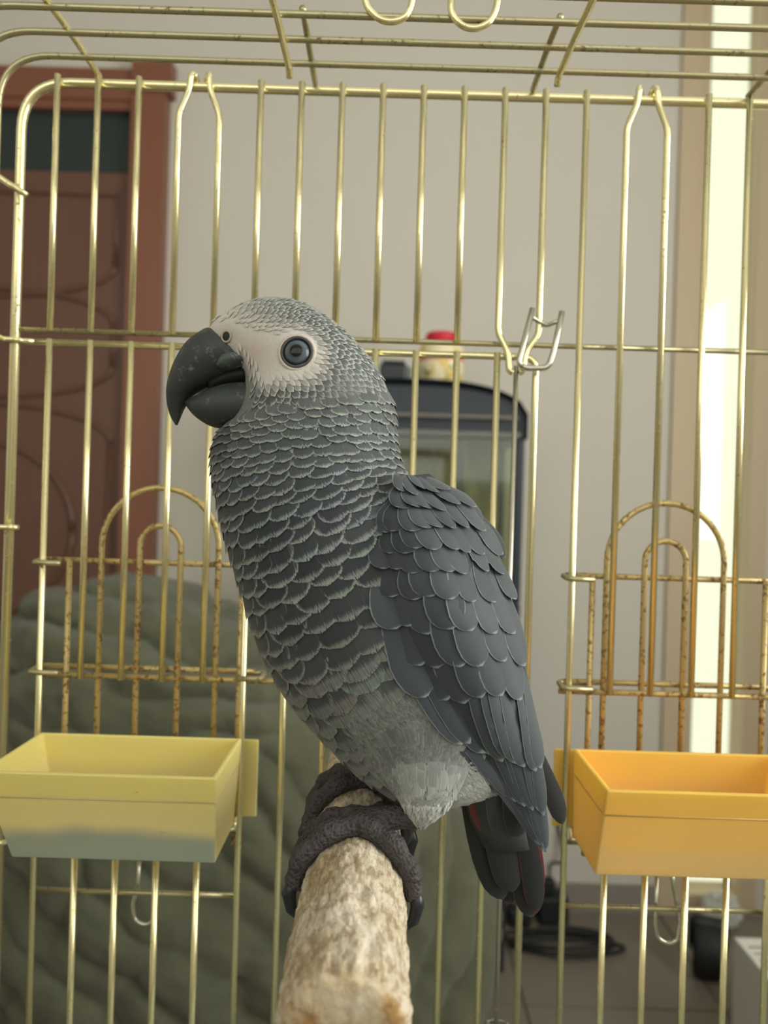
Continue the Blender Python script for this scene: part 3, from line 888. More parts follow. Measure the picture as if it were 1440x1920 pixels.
# ------------------------------------------------------------------ the parrot
YB_ = 0.352                         # distance of the bird's middle plane
SECT = [  # front point, back point (frame positions on the middle plane), lateral half-width in metres
    ((862, 1492), (968, 1452), 0.012),
    ((790, 1500), (955, 1370), 0.026),
    ((700, 1462), (945, 1262), 0.037),
    ((615, 1385), (930, 1160), 0.043),
    ((538, 1295), (905, 1075), 0.046),
    ((490, 1205), (872, 1005), 0.047),
    ((458, 1105), (832, 952), 0.0455),
    ((432, 1022), (790, 918), 0.043),
    ((413, 942), (756, 885), 0.0395),
    ((402, 872), (742, 832), 0.0365),
    ((412, 822), (738, 768), 0.0340),
    ((448, 782), (716, 706), 0.0318),
    ((462, 735), (680, 655), 0.0296),
    ((458, 705), (625, 603), 0.0265),
    ((446, 690), (562, 568), 0.0225),
    ((428, 676), (492, 562), 0.0175),
    ((408, 655), (430, 585), 0.0120),
    ((396, 632), (402, 606), 0.0060),
]
NS, NR = 110, 64
def catmull(arr, t):
    n = len(arr); x = t * (n - 1); i = min(int(x), n - 2); f = x - i
    p0, p1, p2, p3 = arr[max(i - 1, 0)], arr[i], arr[i + 1], arr[min(i + 2, n - 1)]
    return 0.5 * (2 * p1 + (p2 - p0) * f + (2 * p0 - 5 * p1 + 4 * p2 - p3) * f * f + (3 * p1 - p0 - 3 * p2 + p3) * f ** 3)
SA = [np.array(list(W(*s[0], YB_)) + list(W(*s[1], YB_)) + [s[2]]) for s in SECT]
def SP(t, a):
    """body surface: t 0 tail .. 1 beak, a = 0 front, pi back; near side for sin<0"""
    q = catmull(SA, min(max(t, 0), 1))
    f = Vector(q[0:3]); b = Vector(q[3:6]); lat = q[6]
    c = (f + b) / 2; e = (f - b) / 2
    ca, sa = math.cos(a), math.sin(a)
    ex = 0.92
    return c + e * (math.copysign(abs(ca) ** ex, ca)) + Vector((0, lat * math.copysign(abs(sa) ** ex, sa), 0))
def SN(t, a):
    d = 1e-3
    pt = SP(t + d, a) - SP(t - d, a); pa = SP(t, a + d * 4) - SP(t, a - d * 4)
    n = pt.cross(pa)
    q = catmull(SA, min(max(t, 0), 1))
    c = (Vector(q[0:3]) + Vector(q[3:6])) / 2
    n.normalize()
    if n.dot(SP(t, a) - c) < 0: n = -n
    return n
parrot = empty('parrot', (PX, YB_, PZ + PR), 'grey parrot with white face and black beak standing on the perch', 'parrot')

def loft_into(V, Fc, rings):
    n = len(rings[0]); o = len(V)
    for r in rings: V += r
    for i in range(len(rings) - 1):
        for k in range(n):
            k2 = (k + 1) % n
            Fc.append((o + i * n + k, o + i * n + k2, o + (i + 1) * n + k2, o + (i + 1) * n + k))
    Fc.append(tuple(reversed([o + k for k in range(n)])))
    Fc.append(tuple(o + (len(rings) - 1) * n + k for k in range(n)))

def leg_rings(lst, lat=1.0):
    R = []
    A = [np.array(q, float) for q in lst]
    lst = [catmull(A, i / 24) for i in range(25)]
    for (px, py, hw, d) in lst:
        c = W(px, py, d); r = hw * d / F
        R.append([c + Vector((math.cos(a) * r, math.sin(a) * r * lat, 0)) for a in [2 * math.pi * k / 24 for k in range(24)]])
    return R
V, Fc = [], []
loft_into(V, Fc, [[SP(i / (NS - 1), 2 * math.pi * k / NR) for k in range(NR)] for i in range(NS)])
near_leg = [(770, 1300, 40, .350), (782, 1380, 74, .342), (795, 1445, 70, .331), (797, 1495, 50, .324), (793, 1527, 30, .324), (792, 1544, 12, .324)]
far_leg = [(690, 1330, 80, .376), (700, 1400, 70, .378), (712, 1440, 48, .380), (722, 1472, 24, .381)]
loft_into(V, Fc, leg_rings(near_leg, 0.75))
loft_into(V, Fc, leg_rings(far_leg, 0.75))
# cere: raised skin above the beak
R = []
for (px, py, hw, lat) in ((392, 625, 8, .004), (402, 630, 24, .0095), (420, 636, 33, .0135), (440, 645, 38, .0165), (462, 655, 40, .018)):
    c = W(px, py, YB_); e = (W(px + 18, py - 60, YB_) - c).normalized(); h = hw * YB_ / F
    R.append([c + e * math.cos(a) * h + Vector((0, math.sin(a) * lat, 0)) for a in [2 * math.pi * k / 24 for k in range(24)]])
loft_into(V, Fc, R)

def remeshed(name, V, Fc, voxel, smooth_it=6, fac=0.5):
    me = mesh(name, V, Fc)
    bm = bmesh.new(); bm.from_mesh(me); bmesh.ops.recalc_face_normals(bm, faces=bm.faces[:]); bm.to_mesh(me); bm.free()
    o = bpy.data.objects.new(name + '_tmp', me); COL.objects.link(o)
    md = o.modifiers.new('r', 'REMESH'); md.mode = 'VOXEL'; md.voxel_size = voxel
    sm = o.modifiers.new('s', 'SMOOTH'); sm.factor = fac; sm.iterations = smooth_it
    dg = bpy.context.evaluated_depsgraph_get(); dg.update()
    out = bpy.data.meshes.new_from_object(o.evaluated_get(dg))
    out.name = name
    bpy.data.objects.remove(o)
    return out
body_me = remeshed('body', V, Fc, 0.0013, 12)
bvh = BVHTree.FromPolygons([v.co[:] for v in body_me.vertices], [p.vertices[:] for p in body_me.polygons])
CAM = Vector((0, 0, ZC))
def cast(px, py):
    d = (W(px, py, 1.0) - CAM).normalized()
    h = bvh.ray_cast(CAM, d)
    return h[0], h[1]

def inpoly(x, y, P):
    c = False; j = len(P) - 1
    for i in range(len(P)):
        if (P[i][1] > y) != (P[j][1] > y) and x < (P[j][0] - P[i][0]) * (y - P[i][1]) / (P[j][1] - P[i][1]) + P[i][0]: c = not c
        j = i
    return c
def dpoly(x, y, P):
    """signed distance to polygon, positive inside"""
    best = 1e9
    for i in range(len(P)):
        ax_, ay_ = P[i]; bx_, by_ = P[(i + 1) % len(P)]
        dx, dy = bx_ - ax_, by_ - ay_
        t = max(0, min(1, ((x - ax_) * dx + (y - ay_) * dy) / (dx * dx + dy * dy)))
        best = min(best, math.hypot(x - ax_ - t * dx, y - ay_ - t * dy))
    return best if inpoly(x, y, P) else -best
FACE = [(372, 612), (405, 588), (440, 585), (475, 600), (520, 612), (560, 618), (592, 634), (610, 662), (606, 694), (588, 712), (556, 722), (524, 722), (500, 728), (482, 715), (468, 690), (455, 668), (430, 668), (400, 660), (385, 640)]

def mixc(a, b, t):
    t = max(0, min(1, t)); return tuple(a[i] + (b[i] - a[i]) * t for i in range(3))
# plumage colours along the body (t index in SECT): centre, margin
PL = [(0, (160, 164, 161), (180, 183, 179)), (1, (134, 138, 136), (160, 163, 159)), (2, (106, 111, 110), (142, 145, 140)), (3, (86, 91, 91), (128, 131, 127)),
      (4, (74, 80, 82), (132, 135, 131)), (5, (66, 72, 76), (140, 144, 141)), (6, (60, 66, 71), (146, 151, 150)), (7, (64, 71, 76), (146, 152, 152)),
      (8, (74, 81, 85), (146, 152, 152)), (9, (86, 93, 96), (148, 154, 152)), (10, (98, 104, 105), (156, 160, 156)), (11, (112, 117, 116), (164, 168, 163)),
      (13, (124, 130, 128), (176, 179, 174)), (17, (170, 172, 166), (200, 200, 194))]
def plum(t):
    x = t * (len(SECT) - 1)
    for i in range(len(PL) - 1):
        if PL[i][0] <= x <= PL[i + 1][0]:
            f = (x - PL[i][0]) / (PL[i + 1][0] - PL[i][0])
            return mixc(PL[i][1], PL[i + 1][1], f), mixc(PL[i][2], PL[i + 1][2], f)
    return PL[-1][1], PL[-1][2]

# body colour per vertex: plumage tone, bare white face skin
grid = [(i / 60, 2 * math.pi * k / 24) for i in range(61) for k in range(24)]
from mathutils.kdtree import KDTree
kd = KDTree(len(grid))
for i, (t, a) in enumerate(grid): kd.insert(SP(t, a), i)
kd.balance()
att = body_me.attributes.new('fcol', 'FLOAT_COLOR', 'POINT')
att2 = body_me.attributes.new('bare', 'FLOAT', 'POINT')
cols = np.zeros((len(body_me.vertices), 4), dtype=np.float32); bare = np.zeros(len(body_me.vertices), dtype=np.float32)
for i, v in enumerate(body_me.vertices):
    co = v.co
    _, gi, _ = kd.find(co)
    fc, ec = plum(grid[gi][0])
    c = mixc(fc, ec, 0.45)
    if grid[gi][0] * (len(SECT) - 1) < 7: c = mixc(c, (96, 102, 106), max(0, min(1, (-math.cos(grid[gi][1]) - 0.15) * 3)))
    sym = Vector((co.x, YB_ - abs(co.y - YB_), co.z))
    px, py = proj(sym)
    if py > 1400:                      # pale vent and thighs
        c = mixc(c, (160, 164, 161), (py - 1400) / 80 * max(0, min(1, (px - 650) / 100)))
    if py < 800:
        hc = mixc((140, 146, 144), (108, 114, 114), (py - 640) / 160)
        hc = mixc(hc, (206, 205, 198), max(0, 1 - math.hypot(px - 430, py - 600) / 150))
        c = mixc(hc, c, (py - 770) / 30)
    if py < 780 and px < 660:
        s = dpoly(px, py, FACE)
        f = max(0, min(1, (s + 12) / 18))
        skin = mixc((214, 211, 205), (206, 190, 182), max(0, 1 - math.hypot(px - 480, py - 665) / 60))
        skin = mixc(skin, (176, 160, 150), max(0, 1 - math.hypot(px - 425, py - 632) / 30) * 0.9)
        c = mixc(c, skin, f); bare[i] = f
    cols[i] = lin(c)
body_me.attributes['fcol'].data.foreach_set('color', cols.ravel()); body_me.attributes['bare'].data.foreach_set('value', bare)
def body_mat():
    t = NT('parrot_skin_and_down')
    a = t.n.new('ShaderNodeAttribute'); a.attribute_name = 'fcol'
    co = t.coord()
    n = t.noise(900, 4, co, 0.7)
    n2 = t.noise(260, 3, co, 0.6)
    c = t.mix(t.math('MULTIPLY', n, 0.30), a.outputs['Color'], (0.12, 0.11, 0.10, 1))
    t.bump(t.math('ADD', n, n2), 0.35, 0.0006)
    t.b.inputs['Subsurface Weight'].default_value = 0.08
    t.b.inputs['Subsurface Radius'].default_value = (0.004, 0.002, 0.001)
    return t.set(c, 0.8, 0, 0.2)
body = link('body', body_me, body_mat(), parrot)

# ---- feathers
def feather_mat():
    t = NT('feather')
    A = t.n.new('ShaderNodeAttribute'); A.attribute_name = 'fcol'
    B = t.n.new('ShaderNodeAttribute'); B.attribute_name = 'ecol'
    E = t.n.new('ShaderNodeAttribute'); E.attribute_name = 'edge'
    Q = t.n.new('ShaderNodeAttribute'); Q.attribute_name = 'fuv'
    Z = t.n.new('ShaderNodeAttribute'); Z.attribute_name = 'fringe'
    sep = t.n.new('ShaderNodeSeparateXYZ'); t.l(Q.outputs['Vector'], sep.inputs[0])
    x, y, r = sep.outputs
    barb = t.math('SUBTRACT', y, t.math('MULTIPLY', t.math('ABSOLUTE', x), 1.3))
    hairs = t.math('ADD', t.math('MULTIPLY', x, 1.5), t.math('MULTIPLY', r, 91.0))
    nb = t.n.new('ShaderNodeTexNoise'); nb.noise_dimensions = '1D'
    nb.inputs['Scale'].default_value = 1.0; nb.inputs['Detail'].default_value = 2
    t.l(t.math('ADD', t.math('MULTIPLY', barb, 3.0), t.math('MULTIPLY', r, 57.0)), nb.inputs['W'])
    nh = t.n.new('ShaderNodeTexNoise'); nh.noise_dimensions = '1D'
    nh.inputs['Scale'].default_value = 1.0; nh.inputs['Detail'].default_value = 2
    t.l(hairs, nh.inputs['W'])
    n, h = nb.outputs['Fac'], nh.outputs['Fac']
    fr = Z.outputs['Fac']; e = E.outputs['Fac']
    hh = t.math('MULTIPLY', t.math('SUBTRACT', h, 0.5), fr)
    ee = t.smooth(t.math('ADD', e, t.math('MULTIPLY', hh, 0.9)), 0.12, 0.85)
    c = t.mix(ee, A.outputs['Color'], B.outputs['Color'])
    gain = t.math('ADD', 0.80, t.math('MULTIPLY', n, 0.40))
    g2 = t.math('MULTIPLY', gain, t.math('ADD', 0.9, t.math('MULTIPLY', h, t.math('MULTIPLY', fr, 0.25))))
    cc = t.n.new('ShaderNodeVectorMath'); cc.operation = 'SCALE'
    t.l(c, cc.inputs[0]); t.l(g2, cc.inputs['Scale'])
    t.l(cc.outputs[0], t.b.inputs['Base Color'])
    cut = t.math('GREATER_THAN', t.math('ADD', e, t.math('MULTIPLY', hh, 1.9)), 0.97)
    t.l(t.math('SUBTRACT', 1.0, t.math('MULTIPLY', cut, t.math('GREATER_THAN', fr, 0.05))), t.b.inputs['Alpha'])
    t.bump(n, 0.15, 0.0004)
    t.b.inputs['Sheen Weight'].default_value = 0.12
    t.set(None, 0.62, 0, 0.25)
    return t.m
M['feather'] = feather_mat()

class FB:
    def __init__(s): s.V = []; s.F = []; s.fc = []; s.ec = []; s.ed = []; s.uv = []; s.fr = []
    def add(s, P, N, hw, fcol, ecol, fringe=0.6, tip=0.55, camber=0.25, us=(-1, -.72, 0, .72, 1), vs_=(0, .28, .55, .74, .88, 1.0), roll=0.0, tipw=0.30, edge_v=0.84, base=0.7, ev=0.35, side_v=0.0):
        """P: centre-line points root->tip, N: normals, hw: half width (m)"""
        L = sum((P[i + 1] - P[i]).length for i in range(len(P) - 1))
        o = len(s.V); r = rnd.random(); nu = len(us)
        g1 = 0.62 + 0.36 * max(0, min(1, (fcol[1] - 70) / 115)); g2 = 0.74 + 0.26 * max(0, min(1, (ecol[1] - 90) / 100))
        fl_ = tuple(c * g1 for c in lin(fcol)[:3]) + (1,); el_ = tuple(c * g2 for c in lin(ecol)[:3]) + (1,)
        n = len(P)
        for v in vs_:
            x = v * (n - 1); i = min(int(x), n - 2); f = x - i
            p = P[i].lerp(P[i + 1], f); nn = N[i].lerp(N[i + 1], f).normalized()
            T = (P[min(i + 1, n - 1)] - P[i]).normalized()
            S = T.cross(nn).normalized(); nn = S.cross(T).normalized()
            if roll: S = (S + nn * roll).normalized()
            if v < tip: w = base + (1 - base) * min(1, v / (tip * 0.8))
            else:
                q = (v - tip) / (1 - tip); w = math.sqrt(max(0, 1 - q * q)) * (1 - tipw) + tipw * (1 - q ** 3)
                w = max(w, 0.06)
            for u in us:
                s.V.append(p + S * (u * hw * w) - nn * (camber * hw * w * u * u))
                e = 1.0 if abs(u) == 1 else 0.0
                if v >= 0.999: e = 1.0
                elif v > edge_v: e = max(e, ev)
                elif abs(u) == 1 and v < side_v: e = 0.55
                if v < 0.1: e = min(e, 0.2)
                s.ed.append(e); s.fc.append(fl_); s.ec.append(el_); s.fr.append(fringe)
                s.uv.append((u * hw * w * 1000, v * L * 1000, r))
        for i in range(len(vs_) - 1):
            for k in range(nu - 1):
                s.F.append((o + i * nu + k, o + i * nu + k + 1, o + (i + 1) * nu + k + 1, o + (i + 1) * nu + k))
    def build(s, name, parent):
        me = mesh(name, s.V, s.F)
        for nm, typ, key, dat in (('fcol', 'FLOAT_COLOR', 'color', s.fc), ('ecol', 'FLOAT_COLOR', 'color', s.ec), ('edge', 'FLOAT', 'value', s.ed), ('fuv', 'FLOAT_VECTOR', 'vector', s.uv), ('fringe', 'FLOAT', 'value', s.fr)):
            a = me.attributes.new(nm, typ, 'POINT'); a.data.foreach_set(key, np.array(dat, dtype=np.float32).ravel())
        return link(name, me, M['feather'], parent)

WING = [(750, 900), (728, 950), (712, 1015), (706, 1085), (722, 1160), (750, 1235), (785, 1300), (830, 1360), (890, 1430), (955, 1500), (1040, 1620), (1040, 1300), (990, 1150), (950, 1030), (880, 940), (800, 885)]
stuff = FB()
singles = []
KB = YB_ / F
# body plumage in staggered rows from the vent up to the neck
SZ = [(0, 30), (1, 32), (2, 33), (3, 33), (4, 33), (5, 32), (6, 29), (7, 25), (8, 20), (9, 16.5), (10, 14), (11, 12.5), (17, 10)]
def size_at(x):
    return np.interp(x, [a for a, b in SZ], [b for a, b in SZ])
t = 0.03; row = 0
ns1 = len(SECT) - 1
while t * ns1 < 10.2:
    x = t * ns1
    sp = size_at(x)                         # row spacing in frame pixels
    mid0 = SP(t, -math.pi / 2 * 0.7); mid1 = SP(t + 0.004, -math.pi / 2 * 0.7)
    rate = (mid1 - mid0).length / KB / 0.004
    hw = sp * (1.30 if x > 3 else 1.0)
    # ring length
    circ = sum((SP(t, 2 * math.pi * (k + 1) / 40) - SP(t, 2 * math.pi * k / 40)).length for k in range(40)) / KB
    cnt = max(8, int(circ / (hw * 1.2)))
    for k in range(cnt):
        a = 2 * math.pi * (k + 0.5 * (row % 2) + rnd.uniform(-.22, .22)) / cnt
        tt = t + rnd.uniform(-.22, .22) * sp / rate
        ln = sp * rnd.uniform(1.9, 2.4)
        # local spacing differs front/back because the rows fan
        lr = (SP(tt + 0.004, a) - SP(tt, a)).length / KB / 0.004
        dt = ln / max(lr, rate * 0.25)
        P, N = [], []
        for j in range(4):
            f = j / 3
            ta = tt + dt * (1 - f) - dt * 0.25
            ta = max(0.0, min(ta, 0.72))
            nn = SN(ta, a)
            P.append(SP(ta, a) + nn * (0.0002 + 0.0016 * f ** 1.2)); N.append(nn)
        if (P[3] - P[0]).length < 1e-4: continue
        px, py = proj(P[3])
        near = P[3].y < YB_ + 0.004
        if near and dpoly(px, py, WING) > 14: continue
        fc, ec = plum(tt)
        if x < 7:
            bk = max(0, min(1, (-math.cos(a) - 0.15) * 3)); fc = mixc(fc, (92, 98, 103), bk); ec = mixc(ec, (126, 133, 137), bk)
        j_ = rnd.uniform(-7, 7); fc = tuple(max(8, c + j_) for c in fc); ec = tuple(c + j_ + rnd.uniform(-5, 5) for c in ec)
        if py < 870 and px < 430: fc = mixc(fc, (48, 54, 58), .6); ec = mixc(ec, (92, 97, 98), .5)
        soft = x < 4.2
        # hairlike fringe; belly feathers softer
        kw = dict(fringe=0.9 if not soft else 1.0, camber=0.12, tip=0.5, edge_v=0.72 if soft else 0.80, ev=0.55, side_v=0.7)
        args = (P, N, hw * KB * rnd.uniform(.9, 1.12), fc, ec)
        vis = near and SN(tt, a).y < -0.35 and 4.0 < x < 8.2
        if vis and len(singles) < 130: singles.append((args, kw))
        else: stuff.add(*args, **kw)
    t += sp / rate; row += 1
# head: small scale feathers spreading from the beak, mirrored on the far side
HEAD = [(400, 600), (440, 572), (490, 558), (560, 563), (625, 600), (682, 652), (718, 706), (742, 765), (748, 842), (560, 870), (402, 850), (402, 815), (462, 808), (470, 760), (470, 700)]
y = 556.0; row = 0
while y < 850:
    sp = np.interp(y, [560, 640, 720, 780, 850], [8, 9.5, 11, 13, 15])
    x = 395 + (row % 2) * sp * 0.6
    while x < 755:
        qx, qy = x + rnd.uniform(-.25, .25) * sp, y + rnd.uniform(-.25, .25) * sp
        x += sp * 1.2
        if not inpoly(qx, qy, HEAD): continue
        fd = dpoly(qx, qy, FACE)
        if fd > 16 or math.hypot(qx - 557, qy - 660) < 44: continue
        h, n = cast(qx, qy)
        if h is None: continue
        dirp = Vector((qx - 425, (qy - 650) + 55, 0)).normalized()
        if qy > 740: dirp = (dirp + Vector((-0.25, 0.9, 0)) * min(1, (qy - 740) / 90)).normalized()
        w2 = W(qx + dirp.x * 10, qy + dirp.y * 10, h.y)
        T = (w2 - h); T = (T - n * T.dot(n)).normalized()
        ear = math.exp(-((qx - 650) ** 2 + (qy - 745) ** 2) / 45.0 ** 2)
        white = max(0, 1 - math.hypot(qx - 430, qy - 600) / 150)
        fc = mixc((98, 106, 106), (78, 85, 88), (qy - 700) / 130); ec = mixc((186, 189, 184), (150, 155, 152), (qy - 680) / 150)
        fc = mixc(fc, (206, 205, 198), white * 0.95); ec = mixc(ec, (214, 213, 207), white)
        near_face = max(0, min(1.3, 1 + fd / 22.0))
        fc = mixc(fc, (200, 195, 188), near_face * 0.8); ec = mixc(ec, (216, 210, 203), near_face * 0.8)
        fc = mixc(fc, (118, 122, 120), ear); ec = mixc(ec, (140, 144, 140), ear)
        L = sp * KB * (2.0 + 1.3 * ear) * rnd.uniform(.9, 1.15)
        for side in (0, 1):
            hh, nn, TT = (h, n, T)
            if side:
                hh = Vector((h.x, 2 * YB_ - h.y, h.z)); nn = Vector((n.x, -n.y, n.z)); TT = Vector((T.x, -T.y, T.z))
            P = [hh + TT * L * (f - 0.6) + nn * (0.00005 + 0.0010 * f - 0.0006 * (2 * f - 1) ** 2 * 0.3) for f in (0, .33, .66, 1)]
            stuff.add(P, [nn] * 4, sp * KB * 0.72 * (1 - 0.45 * min(1, near_face)), fc, ec, fringe=0.7 + 0.3 * ear, camber=0.15, us=(-1, -.6, 0, .6, 1), vs_=(0, .4, .72, 1.0), tip=0.45, edge_v=0.6, ev=0.28, side_v=0.5)
    y += sp * 0.92; row += 1
# thigh and vent tufts
for (poly, n_) in (([(640, 1340), (700, 1300), (790, 1310), (850, 1370), (930, 1460), (920, 1490), (850, 1500), (800, 1545), (775, 1540), (755, 1490), (700, 1450)], 1300),):
    c_ = 0
    while c_ < n_:
        qx, qy = rnd.uniform(630, 940), rnd.uniform(1300, 1548)
        if not inpoly(qx, qy, poly): continue
        c_ += 1
        h, n = cast(qx, qy)
        if h is None: continue
        tgt = Vector((790, 1600)) if qx < 850 and math.hypot(qx - 790, qy - 1480) < 85 else Vector((qx + 60, qy + 60))
        dp = (tgt - Vector((qx, qy))).normalized()
        T = W(qx + dp.x * 10, qy + dp.y * 10, h.y) - h; T = (T - n * T.dot(n)).normalized()
        L = rnd.uniform(36, 60) * KB
        P = [h + T * L * (f - .6) + n * (0.0004 + 0.0012 * f) for f in (0, .33, .66, 1)]
        j_ = rnd.uniform(-10, 10); pale = max(0, min(1, (qy - 1345 - max(0, 780 - qx) * .8) / 130))
        fc = mixc((102, 107, 106), (152, 156, 154), pale); ec = mixc((126, 130, 126), (168, 171, 168), pale)
        
        stuff.add(P, [n] * 4, rnd.uniform(5, 10) * KB, tuple(c + j_ for c in fc), tuple(c + j_ for c in ec), fringe=1.0, camber=0.1, tip=0.35, vs_=(0, .35, .7, 1.0), edge_v=.6)
# longer soft feathers that carry the belly down over the top of the thigh
c_ = 0
while c_ < 420:
    qx, qy = rnd.uniform(715, 880), rnd.uniform(1345, 1450)
    c_ += 1
    lx = rnd.uniform(48, 82)
    tx, ty = qx + (800 - qx) * 0.30, qy + lx
    h0, n0 = cast(qx, qy); h1, n1 = cast(tx, ty)
    if h0 is None or h1 is None: continue
    P = [h0.lerp(h1, f) + (n0.lerp(n1, f)).normalized() * (0.0003 + 0.0022 * math.sin(math.pi * min(1, f * 0.8))) for f in (0, .33, .66, 1)]
    pale = max(0, min(1, ((qy + ty) / 2 - 1350 - max(0, 780 - qx) * .8) / 130)); j_ = rnd.uniform(-8, 8)
    fc = mixc((102, 107, 106), (152, 156, 154), pale); ec = mixc((126, 130, 126), (168, 171, 168), pale)
    stuff.add(P, [n0, n0, n1, n1], rnd.uniform(6, 12) * KB, tuple(c + j_ for c in fc), tuple(c + j_ for c in ec), fringe=1.0, camber=0.1, tip=0.35, vs_=(0, .35, .7, 1.0), edge_v=.6)
so = stuff.build('plumage', parrot)
so['kind'] = 'stuff'
for a, kw in singles:
    f = FB(); f.add(*a, **kw); f.build('breast_feather', parrot)

# ---- wings
CTRL = [(750, 900, .318), (712, 1015, .310), (706, 1085, .309), (760, 1000, .303), (840, 1000, .308), (900, 975, .327), (945, 1045, .336), (850, 1120, .300), (960, 1110, .328),
        (722, 1160, .310), (780, 1270, .312), (880, 1250, .304), (985, 1200, .327), (998, 1290, .327), (830, 1360, .320), (930, 1380, .314), (1012, 1400, .329),
        (890, 1430, .330), (960, 1500, .338), (1022, 1490, .338), (1022, 1595, .350), (800, 893, .333), (860, 935, .330)]
cp = np.array([(a, b) for a, b, c in CTRL], float) / 200.0
def phi(r): return np.where(r > 1e-9, r * r * np.log(np.maximum(r, 1e-9)), 0)
K_ = phi(np.linalg.norm(cp[:, None] - cp[None], axis=2)) + np.eye(len(cp)) * 0.02
Pm = np.hstack([np.ones((len(cp), 1)), cp])
Am = np.vstack([np.hstack([K_, Pm]), np.hstack([Pm.T, np.zeros((3, 3))])])
sol = np.linalg.solve(Am, np.concatenate([[c for a, b, c in CTRL], np.zeros(3)]))
def wdepth(px, py):
    q = np.array((px, py)) / 200.0
    d = float(phi(np.linalg.norm(cp - q, axis=1)) @ sol[:len(cp)] + sol[len(cp)] + sol[len(cp) + 1:] @ q)
    h, n = cast(px, py)
    if h is not None: d = min(d, h.y - 0.0015)
    return d
LA = np.array([(752, 893), (722, 960), (708, 1030), (706, 1092), (722, 1162), (750, 1235), (785, 1300), (830, 1362), (892, 1432), (957, 1502), (1014, 1586)], float)
RA = np.array([(806, 888), (880, 940), (938, 1030), (962, 1110), (984, 1195), (996, 1275), (1004, 1345), (1013, 1415), (1020, 1485), (1023, 1545), (1024, 1600)], float)
def MW(a, b):
    x = np.clip(a, 0, 1) * 10
    l = np.array([np.interp(x, range(11), LA[:, i]) for i in (0, 1)]); r = np.array([np.interp(x, range(11), RA[:, i]) for i in (0, 1)])
    return l * (1 - b) + r * b
_dc = {}
def wd3(a, b, side, off):
    px, py = MW(a, b)
    key = (round(px), round(py))
    if key not in _dc: _dc[key] = wdepth(px, py)
    d = _dc[key] - off
    p = W(px, py, d)
    if side: p = Vector((p.x, 2 * YB_ - p.y + 0.002, p.z))
    return p
def wnorm(a, b, side):
    e = 0.02
    b0, b1 = max(0, b - .08), min(1, b + .08)
    p = wd3(a + e, b, side, 0) - wd3(a - e, b, side, 0); q = wd3(a, b1, side, 0) - wd3(a, b0, side, 0)
    n = p.cross(q).normalized()
    if (n.y > 0) != bool(side): n = -n
    return n
